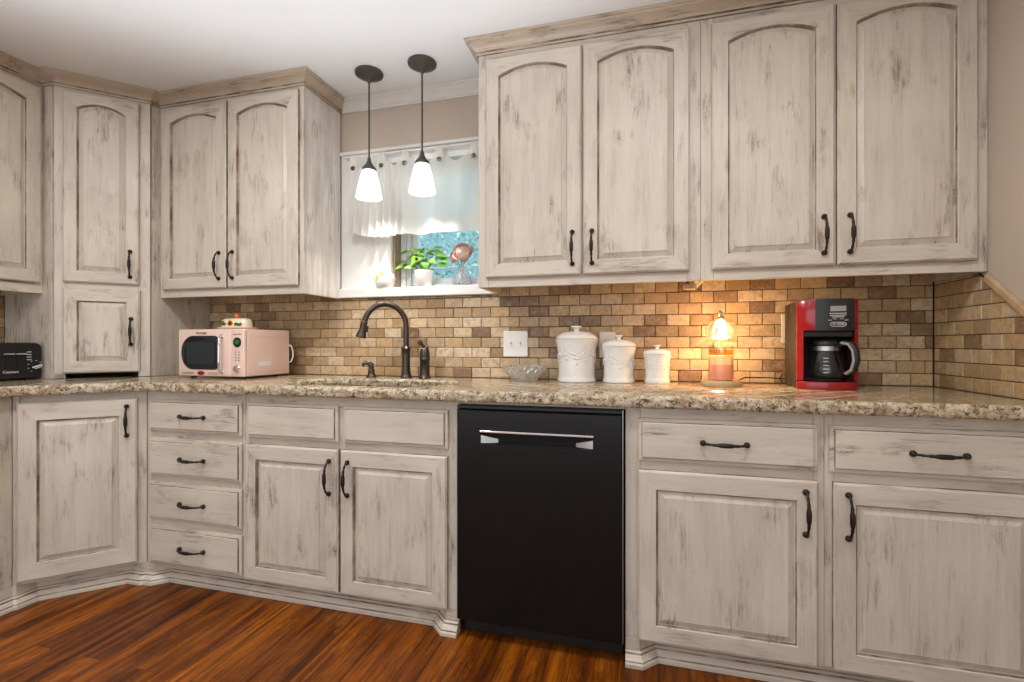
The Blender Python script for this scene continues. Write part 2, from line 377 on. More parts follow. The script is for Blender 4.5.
# ================================================================== THE SETTING
XL,XR,ZC=-3.10,1.13,2.40          # side walls, ceiling
OX0,OX1,OZ0,OZ1=-1.273,-.725,1.355,2.03   # window opening
b=MB(); b.box(-4.6,2.6,-6.2,.2,-.10,0); struct(b.build('floor',M_FLOOR))
b=MB(); b.box(-4.6,2.6,-6.2,.2,ZC,ZC+.10); struct(b.build('ceiling',M_CEIL))
b=MB()
b.box(XL-.12,OX0,0,.14,0,ZC); b.box(OX1,XR+.12,0,.14,0,ZC); b.box(OX0,OX1,0,.14,0,OZ0); b.box(OX0,OX1,0,.14,OZ1,ZC)
struct(b.build('wall_back',M_WALL,recalc=False))
b=MB(); b.box(XL-.12,XL,-3.6,0,0,ZC); struct(b.build('wall_left',M_WALL))
b=MB(); b.box(XR,XR+.12,-3.6,0,0,ZC); struct(b.build('wall_right',M_WALL))

# tiled splashback: grout bed plus individual tumbled tiles
def clip(poly,f):
    out=[]
    for i in range(len(poly)):
        a,c=poly[i],poly[(i+1)%len(poly)]; fa,fc=f(a),f(c)
        if fa<=0: out.append(a)
        if fa*fc<0:
            t=fa/(fa-fc); out.append((a[0]+(c[0]-a[0])*t,a[1]+(c[1]-a[1])*t))
    return out
TZ=.0505; TW=.0985; TZ0=.915
def tiles(mb,u0,u1,ztop,seam,place,keep=None,k0=0):
    k=k0; z=TZ0+k0*TZ
    while z<ztop-.004:
        z1=min(z+TZ,ztop); off=seam+(TW/2 if k%2 else 0)
        i=math.floor((u0-off)/TW)
        while off+i*TW<u1:
            a=max(u0,off+i*TW); c=min(u1,off+(i+1)*TW); i+=1
            if c-a<.006: continue
            g=.0013
            p=[(a+g,z+g),(c-g,z+g),(c-g,z1-g),(a+g,z1-g)]
            if keep: p=clip(p,keep)
            if len(p)<3: continue
            cx=sum(q[0] for q in p)/len(p); cz=sum(q[1] for q in p)/len(p)
            ins=[(q[0]+(.0022 if q[0]<cx else -.0022),q[1]+(.0022 if q[1]<cz else -.0022)) for q in p]
            d=rng.uniform(-.0006,.0006)
            mb.loops([[place(q,.001) for q in p],[place(q,.0065+d) for q in p],[place(q,.0085+d) for q in ins]],0,True,True,True)
        z=z1; k+=1
b=MB(); pb=lambda q,d:(q[0],-d,q[1])
tiles(b,-2.476,1.120,TZ0+8*TZ,.0590,pb)
for a_,c_,zt in ((-2.476,-1.5835,1.3695),(-1.5835,-.690,1.3305),(-.690,1.120,1.3695)): tiles(b,a_,c_,zt,.0590,pb,None,8)
o=struct(b.build('wall_tiles_back',M_TILE))
b=MB(); b.box(-2.476,1.1295,-.0055,-.0004,.9,1.331); b.box(-2.476,-1.584,-.0055,-.0004,1.331,1.3705); b.box(-.6895,1.1295,-.0055,-.0004,1.331,1.3705); g=b.build('grout',M_GROUT,o)
slope=lambda y:1.306+(y+.299)*.744
b=MB(); tiles(b,-.655,-.0095,1.331,-.0420,lambda q,d:(XR-d,q[0],q[1]),lambda q:q[1]-slope(q[0])+.002)
o=struct(b.build('wall_tiles_right',M_TILE))
b=MB(); pl=clip([(-.655,.9),(-.0005,.9),(-.0005,1.331),(-.655,1.331)],lambda q:q[1]-slope(q[0])+.001)
b.loops([[(XR-.0004,q[0],q[1]) for q in pl],[(XR-.0055,q[0],q[1]) for q in pl]],0,True,True,True); b.build('grout',M_GROUT,o)
b=MB(); tiles(b,-1.55,-.6275,1.3695,-.66,lambda q,d:(XL+d,q[0],q[1]))
o=struct(b.build('wall_tiles_left',M_TILE))
b=MB(); b.box(XL+.0004,XL+.0055,-1.55,-.6265,.9,1.3705); b.build('grout',M_GROUT,o)
# sloping oak cap along the cut edge of the tiles on the right wall
b=MB(); L=.45; ang=math.atan(.744)
b.box(-.0185,-.0008,-L,0,0,.0215,0,.003,2)
o=b.build('trim_5',M_OAK,loc=(XR,-.3075,slope(-.3075)+.0005),rot=(ang,0,0)); struct(o)

# crown moulding: one continuous mitred run, split where it leaves a cabinet run
CP=[(-2.825,-1.75),(-2.825,-.625),(-2.752,-.625),(-2.485,-.358),(-2.485,-.305),(-1.584,-.305),(-1.584,0),(-.69,0),(-.69,-.305),(1.1295,-.305)]
CPROF=[(.0006,2.3385),(.007,2.3385),(.0085,2.345),(.006,2.349),(.011,2.353),(.013,2.359),(.018,2.366),(.026,2.373),(.036,2.379),(.041,2.382),(.042,2.387),(.049,2.390),(.050,2.3990),(.0006,2.3990)]
for nm,i0,i1,mt in (('trim_1',0,6,M_CROWN),('trim_2',6,7,M_WHITE),('trim_3',7,9,M_CROWN)):
    b=MB(); sweep(b,CP,CPROF,i0,i1,(lambda j,i: 1 if i in (0,3) else 0)); struct(b.build(nm,[mt,M_GLZ if mt is M_CROWN else mt],smooth=25))

# window in the back wall
WIN=bpy.data.objects.new('window_1',None); COL.objects.link(WIN); WIN.location=(-1.0,0,OZ0); struct(WIN)
def inwin(mb,name,mats,smooth=None):
    for i,v in enumerate(mb.v): mb.v[i]=v-Vector((-1.0,0,OZ0))
    return mb.build(name,mats,WIN,smooth=smooth)
b=MB()
b.box(-1.5825,-1.372,-.006,-.0005,1.382,2.10,0,.0015); b.box(-1.372,OX0,-.020,-.0005,1.382,2.10,0,.003)
b.box(OX1,-.6915,-.020,-.0005,1.382,2.10,0,.003); b.box(OX0,OX1,-.020,-.0005,2.03,2.10,0,.003)
b.box(-1.5825,-.6915,-.030,-.0005,2.1005,2.119,0,.004,2)
inwin(b,'window_casing',M_WHITE)
b=MB(); b.box(-1.5825,-.6915,-.036,-.0005,1.331,1.380,0,.004,2); b.box(OX0+.001,OX1-.001,-.0005,.0985,1.3555,1.380)
inwin(b,'window_sill',M_WHITE)
b=MB(); b.box(OX0+.0005,OX0+.010,.0,.098,1.3805,2.0295,0,.001); inwin(b,'jamb',M_JAMB)
# vinyl slider: outer frame and two sashes
b=MB()
fx0,fx1,fz0,fz1=OX0+.011,OX1-.001,1.381,2.029
for (x0,x1,y0,y1,z0,z1) in ((fx0,fx0+.032,.062,.10,fz0,fz1),(fx0+.033,fx0+.058,.070,.10,fz0,fz1),(fx0+.059,fx0+.090,.078,.10,fz0+.02,fz1),
                            (fx1-.03,fx1,.066,.10,fz0,fz1),(fx0+.09,fx1-.03,.070,.10,fz0,fz0+.028),(fx0+.09,fx1-.03,.080,.10,fz0+.0285,fz0+.056),(fx0+.09,fx1-.03,.070,.10,fz1-.04,fz1)):
    b.box(x0,x1,y0,y1,z0,z1,0,.003)
inwin(b,'window_frame',M_SASH)
b=MB(); b.box(fx0+.0895,fx1-.0295,.088,.092,fz0+.055,fz1-.039); inwin(b,'window_pane',M_PANE)

# ================================================================== CABINETS
def door_mesh(w,h,arch=0.0,sw=.057,rt=.062,rb=.056,t=.020):
    K=14 if arch else 1; mb=MB()
    def loop(l,r,bt,tp,a,y):
        return [(l,y,bt),(r,y,bt)]+[(r-(r-l)*k/K,y,tp+(a*(1-(2*k/K-1)**2) if arch else 0)) for k in range(K+1)]
    rt2=rt+arch
    def inn(d,y): return loop(sw+d,w-sw-d,rb+d,h-rt2+ (arch*.0) -d,arch,y)
    L=[loop(0,w,0,h,0,0),loop(0,w,0,h,0,-.013),loop(.003,w-.003,.003,h-.003,0,-.0155),loop(.0065,w-.0065,.0065,h-.0065,0,-t),
       inn(0,-t),inn(.0028,-t+.0025),inn(.0048,-t+.0105),inn(.0068,-t+.0118),inn(.0255,-t+.0036),inn(.0265,-t+.001)]
    n=len(L[0])
    def mi(j,i):
        if j==5: return 2
        if j==4: return 2 if i>=2 else 0
        if j==6: return 2 if 2<=i<n-1 else (2 if i==n-1 else 0)
        if j in (0,1,2): return 2 if j==0 else (1 if (i==0 or 2<=i<n-1) else 0)
        if j==3: return 1 if (i==0 or 2<=i<n-1) else 0
        return 0
    mb.loops(L,mi,True,True,True,capm=0)
    return mb
def drawer_mesh(w,h,t=.020):
    mb=MB()
    def lp(d,y): return [(d,y,d),(w-d,y,d),(w-d,y,h-d),(d,y,h-d)]
    L=[lp(0,0),lp(0,-.0095),lp(.002,-.0115),lp(.0115,-.0125),lp(.0135,-.0185),lp(.016,-t)]
    mb.loops(L,lambda j,i:(2 if j==3 else 1),True,True,True,capm=1); return mb
def pull_mesh():
    """forged bow pull, upright, centred; rosettes at z=+-.065"""
    mb=MB()
    for s in (-1,1):
        prof=[(.0001,-.0005),(.0085,-.001),(.0098,-.004),(.0098,-.007),(.0080,-.011),(.0050,-.014),(.0001,-.015)]
        M=Matrix.Translation((0,0,s*.065))@Matrix.Rotation(PI/2,4,'X')
        mb.lathe([(r,-z) for r,z in prof],14,(0,0,0),0,M)
    P=[];rr=[]
    for k in range(25):
        t=-1+2*k/24; z=.066*t
        y=-.0125-.0215*(max(0,1-abs(t)**3.2))
        r=.0036+.0042*math.exp(-(t/.36)**4)+.0022*math.exp(-((abs(t)-.52)/.045)**2)+.0012*math.exp(-((abs(t)-.78)/.05)**2)
        P.append((0,y,z)); rr.append(r)
    mb.tube(P,rr,10)
    return mb
PULL_ME=pull_mesh().build('pull_source',M_PULL,smooth=40).data
bpy.data.objects.remove(bpy.data.objects['pull_source'])
PULL_ME.name='bow_pull'
def pull(parent,loc,horizontal=False):
    o=bpy.data.objects.new('handle',PULL_ME); COL.objects.link(o); o.parent=parent; o.location=loc
    if horizontal: o.rotation_euler=(0,PI/2,0)
    return o
def add_door(root,x0,x1,z0,z1,side=None,hz=None,arch=0.0,name='door',**kw):
    d=door_mesh(x1-x0,z1-z0,arch,**kw).build(name,PM,root,loc=(x0,-.0006,z0))
    if side: pull(d,((x1-x0-.0365) if side=='R' else .0365,-.0200,hz-z0))
    return d
def add_drawer(root,x0,x1,z0,z1,handle=True,name='drawer'):
    d=drawer_mesh(x1-x0,z1-z0).build(name,PM,root,loc=(x0,-.0006,z0))
    if handle: pull(d,((x1-x0)/2,-.0200,(z1-z0)/2),True)
    return d
def frame(root,stiles,rails,W=None):
    mb=MB()
    for (x0,x1,z0,z1) in stiles: mb.box(x0,x1,0,.0185,z0,z1,0,.0012)
    for (x0,x1,z0,z1) in rails: mb.box(x0,x1,0.0002,.0183,z0,z1,1,.0010)
    return mb.build('face_frame',PF,root)
def carcass(root,W,D,z0,z1,recess=0.0,back=True,pale=False):
    mb=MB(); e=.0006; t=.016
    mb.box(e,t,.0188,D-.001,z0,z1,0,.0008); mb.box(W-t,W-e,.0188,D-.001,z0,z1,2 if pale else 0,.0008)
    mb.box(t+.0002,W-t-.0002,.0188,D-.001,z0+recess,z0+recess+t,1)
    mb.box(t+.0002,W-t-.0002,.0188,D-.001,z1-t,z1,1)
    mb.box(t+.0002,W-t-.0002,D-.012,D-.002,z0+recess+t+.0002,z1-t-.0002,0)
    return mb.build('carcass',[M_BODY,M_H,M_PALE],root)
def local_prism(root,poly,z0,z1,name,mats):
    """prism given in world plan coordinates, stored in the thing's own frame"""
    Mi=(Matrix.Translation(root.location)@Matrix.Rotation(root.rotation_euler.z,4,'Z')).inverted()
    mb=MB(); mb.prism(poly,z0,z1,0,Mi); return mb.build(name,mats,root)
BG='distressed cream base cabinets'; UG='distressed cream upper cabinets'
# ---- toe kick path with plinth feet
Bp=Vector((-2.495,-.925)); Cp=Vector((-2.18,-.61)); du=Vector((.70711,.70711)); dn=Vector((-.70711,.70711))
TP=[Vector((-2.495,-1.6)),Bp,Bp+.012*du,Bp+.062*du+.050*dn,Cp-.064*du+.050*dn,Cp-.014*du,Cp,Cp+Vector((.04,0)),Cp+Vector((.09,.05)),Vector((-1.635,-.56)),
    Vector((-.765,-.56)),Vector((-.712,-.61)),Vector((-.661,-.61))]
TP2=[Vector((-.054,-.61)),Vector((-.008,-.61)),Vector((.042,-.56)),Vector((.543,-.56)),Vector((1.129,-.56))]
TPROF=[(-.014,.0005),(.030,.0005),(.030,.012),(.026,.017),(.025,.022),(.019,.030),(.011,.036),(.010,.042),(.004,.047),(.0005,.049),(.0005,.0895),(-.014,.0895)]
def toe(root,path,i0,i1):
    Mi=(Matrix.Translation(root.location)@Matrix.Rotation(root.rotation_euler.z,4,'Z')).inverted()
    mb=MB(); sweep(mb,[tuple(p) for p in path],TPROF,i0,i1,(lambda j,i: 1 if i in (3,6,8) else 0),True,Mi); return mb.build('toe_kick',[M_H,M_GLZ],root,smooth=20)

# ---- base cabinets
FT=.8715
r=thing('base_cabinet','cream base cabinet on the left wall, mostly cut off by the photo edge','cabinet',(-2.495,-1.6,0),PI/2,BG)
carcass(r,.675,.594,.09,FT); frame(r,[(0,.03,.09,FT),(.61,.6745,.09,FT)],[(.031,.609,.838,FT),(.031,.609,.09,.11)])
add_door(r,.022,.622,.105,.842,'L',.74); toe(r,TP,0,1)
r=thing('corner_base_cabinet','diagonal cream corner base cabinet with one tall panel door','cabinet',(-2.495,-.925,0),PI/4,BG)
e=.0006
local_prism(r,[(-3.088,-.925+e),(-2.495-.0140+.001,-.925+e),(-2.18-e,-.61+.0136),(-2.18-e,-.001),(-3.088,-.001)],.09,FT,'carcass',[M_BODY])
frame(r,[(0.001,.022,.09,FT),(.402,.4445,.09,FT)],[(.023,.401,.832,FT),(.023,.401,.09,.108)])
add_door(r,.016,.411,.104,.842,'R',.742,sw=.062,rt=.075,rb=.07); toe(r,TP,1,6)
r=thing('drawer_base_cabinet','cream base cabinet with a stack of four drawers','cabinet',(-2.18,-.61,0),0,BG)
W=.545; carcass(r,W,.609,.09,FT)
frame(r,[(.001,.034,.09,FT),(.530,W-.0005,.09,FT)],[(.0345,.529,a,c) for a,c in ((.830,FT),(.655,.70),(.46,.50),(.262,.30),(.09,.105))])
for z1,z0 in ((.836,.694),(.660,.493),(.464,.296),(.267,.098)): add_drawer(r,.027,.536,z0,z1)
toe(r,TP,6,9)
r=thing('sink_base_cabinet','cream double-door base cabinet under the sink, left of the dishwasher','cabinet',(-1.635,-.61,0),0,BG)
W=.975; carcass(r,W,.609,.09,.66)
frame(r,[(0.0005,.022,.09,FT),(.461,.488,.09,.828),(.922,W-.0005,.09,FT)],[(W,W+.604,.8615,FT),(.0225,.9215,.829,FT),(.0225,.46,.655,.70),(.4885,.9215,.655,.70),(.0225,.46,.09,.105),(.4885,.9215,.09,.105)])
add_drawer(r,.021,.462,.691,.837,False,'false_drawer_front'); add_drawer(r,.486,.934,.691,.837,False,'false_drawer_front')
add_door(r,.013,.4655,.091,.663,'R',.552); add_door(r,.477,.932,.091,.663,'L',.552); toe(r,TP,9,12)
r=thing('drawer_door_cabinet','cream base cabinet with one drawer over one door, just right of the dishwasher','cabinet',(-.055,-.61,0),0,BG)
W=.598; carcass(r,W,.609,.09,FT)
frame(r,[(.0005,.050,.0905,FT),(.568,W-.0005,.09,FT)],[(.0505,.5675,.829,FT),(.0505,.5675,.655,.70),(.0505,.5675,.09,.105)])
add_drawer(r,.0425,.5774,.6925,.8365); add_door(r,.0425,.5774,.091,.663,'R',.564); toe(r,TP2,0,3)
r=thing('drawer_door_cabinet','cream drawer-over-door base cabinet against the right wall','cabinet',(.543,-.61,0),0,BG)
W=.586; carcass(r,W,.609,.09,FT)
frame(r,[(.0005,.026,.09,FT),(.552,W-.0005,.09,FT)],[(.0265,.5515,.829,FT),(.0265,.5515,.655,.70),(.0265,.5515,.09,.105)])
add_drawer(r,.011,.560,.6925,.8365); add_door(r,.0205,.560,.091,.663,'L',.564); toe(r,TP2,3,4)

# ---- upper cabinets (own frame: z from the underside)
UH=1.0645   # underside 1.33 up to just under the ceiling
DZ0,DZ1=.0385,.982
r=thing('wall_cabinet','cream upper cabinet on the left wall, one arched door cut off by photo edge','cabinet',(-2.825,-1.2155,1.33),PI/2,UG)
W=.59; carcass(r,W,.264,0,UH,.045); frame(r,[(.0005,.045,0,UH),(.555,W-.0005,0,UH)],[(.0455,.5545,.975,UH),(.0455,.5545,0,.045)])
add_door(r,.045,.575,DZ0+.010,.996,'L',.15,.034,rt=.046)
r=thing('corner_wall_cabinet','tall diagonal corner cabinet reaching the countertop, arched door over small square door','cabinet',(-2.752,-.625,.915),PI/4,UG)
W=.3776; Mi=(Matrix.Translation(r.location)@Matrix.Rotation(PI/4,4,'Z')).inverted()
mb=MB()
for (x0,x1,y0,y1) in ((-3.0985,-2.7660,-.6250,-.6095),(-2.5005,-2.4850,-.344,-.0015)): mb.box(x0,x1,y0,y1,.9152,2.3945,0,.0008,1,Mi)
mb.box(-3.0985,-2.501,-.013,-.002,.9152,2.3945,0,0,1,Mi); mb.box(-3.0985,-3.087,-.6090,-.0135,.9152,2.3945,0,0,1,Mi)
pent=[(-3.086,-.608),(-2.766,-.608),(-2.502,-.345),(-2.502,-.0135),(-3.086,-.0135)]
for zz in (1.36,2.33): mb.prism(pent,zz,zz+.016,1,Mi)
mb.build('carcass',PF,r)
fr=frame(r,[(.001,.042,.0005,1.4795),(.327,W-.001,.0005,1.4795),(-.004,.038,.0005,.026)],[(.0425,.3265,1.395,1.4795),(.0425,.3265,.430,.485)])
add_door(r,.035,.333,.473,1.408,'R',.576,.030,sw=.053,rt=.046)
add_door(r,.035,.3365,.026,.445,'R',.233,name='appliance_door',sw=.053)
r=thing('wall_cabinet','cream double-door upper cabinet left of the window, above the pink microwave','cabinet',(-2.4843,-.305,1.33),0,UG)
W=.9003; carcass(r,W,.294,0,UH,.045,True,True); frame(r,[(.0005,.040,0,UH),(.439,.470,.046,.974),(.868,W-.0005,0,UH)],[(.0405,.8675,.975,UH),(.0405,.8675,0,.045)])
add_door(r,.031,.4485,DZ0,.991,'R',.152,.034,rt=.046); add_door(r,.4595,.877,DZ0,.991,'L',.152,.034,rt=.046)
r=thing('wall_cabinet','cream double-door upper cabinet just right of the window','cabinet',(-.69,-.305,1.33),0,UG)
W=.909; carcass(r,W,.294,0,UH,.045); frame(r,[(.0005,.046,0,UH),(.440,.470,.046,.974),(.860,W-.0005,0,UH)],[(.0465,.8595,.975,UH),(.0465,.8595,0,.045)])
add_door(r,.039,.4508,DZ0,DZ1,'R',.148,.034,rt=.046); add_door(r,.4575,.869,DZ0,DZ1,'L',.148,.034,rt=.046)
b=MB(); b.box(-.030,.029,-.02,.02,-.022,0,0,.003)
blk=b.build('corner_block',M_OAK,r,loc=(.875,.105,-.0004)); blk['label']='small raw wood block under the cabinet'
b=MB(); b.tube([(-.026,-.0225,-.002),(-.031,-.0225,-.012),(-.026,-.0225,-.026),(-.012,-.0225,-.029)],.0025,8); b.build('hook',M_BRONZE,blk)
r=thing('wall_cabinet','cream double-door upper cabinet against the right wall, above the red coffee maker','cabinet',(.219,-.305,1.33),0,UG)
W=.9105; carcass(r,W,.294,0,UH,.045); frame(r,[(.0005,.046,0,UH),(.441,.471,.046,.974),(.866,W-.0005,0,UH)],[(.0465,.8655,.975,UH),(.0465,.8655,0,.045)])
add_door(r,.038,.4512,DZ0,DZ1,'R',.148,.034,rt=.046); add_door(r,.4595,.8755,DZ0,DZ1,'L',.148,.034,rt=.046)
# ================================================================== COUNTERTOP
front=[(-2.455,-1.55),(-2.455,-.9445),(-2.163,-.650),(1.1285,-.650)]
def resample(P,step):
    out=[]
    for a,c in zip(P[:-1],P[1:]):
        a=Vector(a);c=Vector(c); n=max(1,int((c-a).length/step))
        out+=[a.lerp(c,k/n) for k in range(n)]
    out.append(Vector(P[-1])); return out
from mathutils import noise as mn
def rough_edge(P,closed,outdir):
    n=len(P); rows=[(0,.914),(.35,.9105),(1,.904),(1,.897),(1,.889),(.95,.881),(.5,.8755),(0,.873)]
    L=[]
    for (k,z) in rows:
        l=[]
        for i in range(n):
            a=P[i-1] if (closed or i>0) else P[0]; c=P[(i+1)%n] if (closed or i<n-1) else P[-1]
            t=(c-a).normalized(); nn=Vector((t.y,-t.x))*outdir
            q=Vector((P[i].x*38,P[i].y*38,z*60))
            d=(.006+.0065*mn.noise(q)+.003*mn.noise(q*2.7))*k
            zz=z+(.0018*mn.noise(q*1.7) if 0<k else 0)
            l.append((P[i].x+nn.x*d,P[i].y+nn.y*d,zz))
        L.append(l)
    return L
fp=resample(front,.007)
hole=[Vector(p) for p in rrect(-1.535,-.785,-.575,-.19,.13,10)]
hole=resample([tuple(p) for p in hole]+[tuple(hole[0])],.008)[:-1]
bm=bmesh.new()
outer=[bm.verts.new((p.x,p.y,.914)) for p in fp]+[bm.verts.new(p) for p in ((1.1205,-.0105,.914),(-2.47,-.0105,.914),(-3.0895,-.0105,.914),(-3.0895,-1.55,.914))]
inner=[bm.verts.new((p.x,p.y,.914)) for p in hole]
ed=[bm.edges.new((outer[i],outer[(i+1)%len(outer)])) for i in range(len(outer))]+[bm.edges.new((inner[i],inner[(i+1)%len(inner)])) for i in range(len(inner))]
bmesh.ops.triangle_fill(bm,use_beauty=True,use_dissolve=False,edges=ed)
bm.verts.index_update(); b=MB(); b.add([v.co.copy() for v in bm.verts],[[v.index for v in f.verts] for f in bm.faces],0); bm.free()
for f in b.f: pass
Lf=rough_edge(fp,False,1); b.loops(Lf,1,False)
b.loops([Lf[-1],[(p[0]+(-.05 if i<80 else 0),p[1]+.05,.873) for i,p in enumerate(Lf[-1])]],1,False)
Lh=rough_edge(hole,True,-1); b.loops(Lh,1,True)
o=b.build('countertop',[M_GRAN,M_GEDGE],smooth=50)
for p in o.data.polygons:
    if p.material_index==0 and p.normal.z<0: p.flip()
tag(o,'speckled beige granite countertop with a rough chiselled front edge','countertop')
# sink hung under the cut-out
r=thing('sink','undermount kitchen sink below the granite cut-out, in front of the window','sink',(-1.16,-.3825,.665))
hw,hd=.383,.2005
def rl(dx,z,rad): return [(p[0],p[1],z) for p in rrect(-hw-dx,hw+dx,-hd-dx,hd+dx,rad,8)]
b=MB(); b.loops([rl(.018,.2065,.15),rl(.004,.2065,.14),rl(.002,.203,.135),rl(-.002,.06,.12),rl(-.02,.02,.10),rl(-.05,.010,.08)],0,True,False,True)
b.loops([rl(.018,.2065,.15),rl(.018,.200,.15),rl(.012,.198,.145),rl(.012,.05,.13),rl(-.02,.001,.10)],0,True,False,True)
b.build('basin',simple('bronze_composite',(.13,.10,.075),.4),r,smooth=40)
b=MB(); b.lathe([(.045,.0105),(.045,.013),(.030,.013),(.028,.0108),(.0001,.0108)],24); b.build('drain',M_STEEL,r,smooth=40)

# ================================================================== DISHWASHER
r=thing('dishwasher','black built-in dishwasher with a recessed pocket handle','dishwasher',(-.358,-.61,0))
DW=.601; hx=DW/2
b=MB(); b.box(-hx+.004,hx-.004,-.004,.56,.085,.8575,0,.002); b.box(-hx+.004,hx-.004,.045,.56,.001,.0845,0,.002); b.build('tub',M_DARK,r)
b=MB(); b.box(-hx+.006,hx-.006,.030,.0445,.004,.083,0,.002); b.build('kick_plate',M_BLKPL,r)
# door slab with a real pocket
px0,px1,pz0,pz1=-.209,.198,.722,.766
def rc(x0,x1,z0,z1,y): return [(x0,y,z0),(x1,y,z0),(x1,y,z1),(x0,y,z1)]
b=MB(); dx0,dx1,dz0,dz1=-hx,hx-.006,.072,.845
b.loops([rc(dx0,dx1,dz0,dz1,-.0045),rc(dx0,dx1,dz0,dz1,-.026),rc(dx0+.004,dx1-.004,dz0+.004,dz1-.004,-.030),rc(px0,px1,pz0,pz1,-.030),rc(px0+.001,px1-.001,pz0+.001,pz1-.001,-.027),rc(px0+.006,px1-.006,pz0+.004,pz1-.002,-.0060)],lambda j,i:(1 if j==4 else 0),True,True,True,capm=1)
b.m[-2]=0
d=b.build('door',[M_BLACK,M_DARK],r)
b=MB(); b.box(px0-.001,px1+.001,-.0345,-.0285,pz1-.002,pz1+.0055,0,.0015,2); b.build('handle',M_CHROME,d)
for s,xa in ((1,px0+.002),(-1,px1-.002)):
    b=MB(); L=[]
    for k in range(9):
        t=k/8; x=xa+s*.060*t; L.append([(x,-.0285+.020*t**1.2,pz0+.003),(x,-.0275+.020*t**1.2,pz1-.012-.016*t),(x,-.0065,pz1-.012-.016*t),(x,-.0065,pz0+.003)])
    b.loops(L,0,True,True,True); b.build('pocket_end',M_STEEL,d,smooth=30)
b=MB(); b.box(-hx,hx-.006,-.026,-.005,.8475,.8600,0,.002); b.build('control_strip',M_BLKPL,r)
b=MB(); b.box(hx-.0055,hx-.0035,-.028,-.004,.075,.860); b.build('edge_strip',M_STEEL,r)
CT=.9143
# ================================================================== MICROWAVE
r=thing('microwave','pink retro microwave with a rounded black window and chrome handle','microwave',(-2.263,-.385,CT),R(-1.0))
r.scale=(.968,1,1)
W,D,H=.426,.302,.243; z0=.010
b=MB(); b.box(0,W,.016,D,z0,H,0,.008,3); b.build('body',M_PINK,r,smooth=40)
for x in (.04,W-.04):
    for y in (.05,D-.05): b=MB(); b.lathe([(.014,.0),(.014,.0105)],14,(x,y,0)); b.build('foot',M_BLKPL,r)
DWX=.346
b=MB(); b.box(.0,DWX,-.004,.0155,z0,H,0,.007,3); d=b.build('door',M_PINK,r,smooth=40)
def plate_xz(pts,y0,y1,bev=.0):
    mb=MB(); L=[[(p[0],y0,p[1]) for p in pts],[(p[0],y1,p[1]) for p in pts]]
    if bev:
        cx=sum(p[0] for p in pts)/len(pts); cz=sum(p[1] for p in pts)/len(pts)
        L.append([(p[0]+(cx-p[0])*bev,y1-.0008,p[1]+(cz-p[1])*bev) for p in pts])
    mb.loops(L,0,True,True,True); return mb
M_MWGL=simple('dark_oven_window',(.010,.013,.016),.12,coat=.3)
plate_xz(rrect(.024,.270,.043,.211,(.078,.030,.030,.078),10),-.0035,-.0060,.02).build('door_window',M_MWGL,d,smooth=30)
plate_xz(rrect(.058,.245,.072,.180,.02,5),-.0070,-.0073).build('window_mesh',simple('window_mesh_screen',(.022,.030,.035),.35),d)
b=MB(); b.tube([(.290,-.004,.207),(.294,-.020,.206),(.301,-.032,.194),(.302,-.034,.160),(.302,-.034,.085),(.301,-.032,.050),(.294,-.020,.036),(.290,-.004,.035)],.0062,10)
for zz in (.207,.035): b.lathe([(.012,0),(.012,.004),(.008,.006)],16,(0,0,0),0,Matrix.Translation((.290,-.003,zz))@Matrix.Rotation(PI/2,4,'X'))
b.build('door_handle',M_CHROME,d,smooth=40)
text_part('Nostalgia',.019,'logo',M_PRINTD,d,(.154,-.0045,.2245),(PI/2,0,0),shear=.25)
b=MB(); b.lathe([(.0001,0),(.023,0),(.023,.003),(.019,.0045),(.0001,.0045)],28,(0,0,0),0,Matrix.Translation((.154,-.0038,.026))@Matrix.Rotation(PI/2,4,'X')@Matrix.Scale(.45,4,(0,1,0)))
b.build('badge',M_RED,d,smooth=40)
for x0,x1 in ((.028,.105),(.200,.268)):
    for zz in (.021,.027): b=MB(); b.box(x0,x1,-.0046,-.0035,zz,zz+.0022); b.build('vent',M_PRINTD,d)
b=MB(); b.box(DWX+.001,W,-.004,.0155,z0,H,0,.007,3); cpn=b.build('control_panel',M_PINK,r,smooth=40)
PX=.386
b=MB(); b.lathe([(.0001,0),(.024,0),(.024,.004),(.020,.006),(.0001,.006)],28,(0,0,0),0,Matrix.Translation((PX,-.0038,.178))@Matrix.Rotation(PI/2,4,'X'))
b.build('display',M_BLKPL,cpn,smooth=40)
b=MB(); b.lathe([(.0001,0),(.012,0),(.012,.001),(.0001,.001)],5,(0,0,0),0,Matrix.Translation((PX+.003,-.0099,.179))@Matrix.Rotation(PI/2,4,'X')); b.build('display_light',emis('green_display',(.05,.60,.16),.35),cpn)
for q in range(4):
    for x in (PX-.010,PX+.010):
        b=MB(); b.box(x-.005,x+.005,-.0062,-.0038,.128-q*.0135,.134-q*.0135,0,.001); b.build('button',M_GREY,cpn)
text_part('MICROWAVE',.0085,'panel_print',M_PRINTD,cpn,(PX,-.0045,.2165),(PI/2,0,0))
b=MB(); b.lathe([(.0001,0),(.019,0),(.0195,.003),(.016,.006),(.014,.014),(.0001,.015)],24,(0,0,0),0,Matrix.Translation((PX,-.0038,.050))@Matrix.Rotation(PI/2,4,'X'))
b.build('dial',M_CHROME,cpn,smooth=40)
b=MB(); b.box(W-.0005,W+.0006,.085,.170,.060,.082,0); b.build('sticker',M_PRINT,r)
for zz in (.205,.030): b=MB(); b.box(W-.0005,W+.0006,.06,.29,zz,zz+.0015); b.build('case_seam',simple('pink_seam',(.62,.38,.32),.5),r)
b=MB(); b.tube([(W-.01,D-.001,.165),(W+.004,D+.006,.160),(W+.013,D+.010,.130),(W+.013,D+.010,.100),(W+.004,D+.006,.075),(W-.01,D-.001,.070)],.004,8); b.build('power_cord',M_PLATE,r,smooth=60)

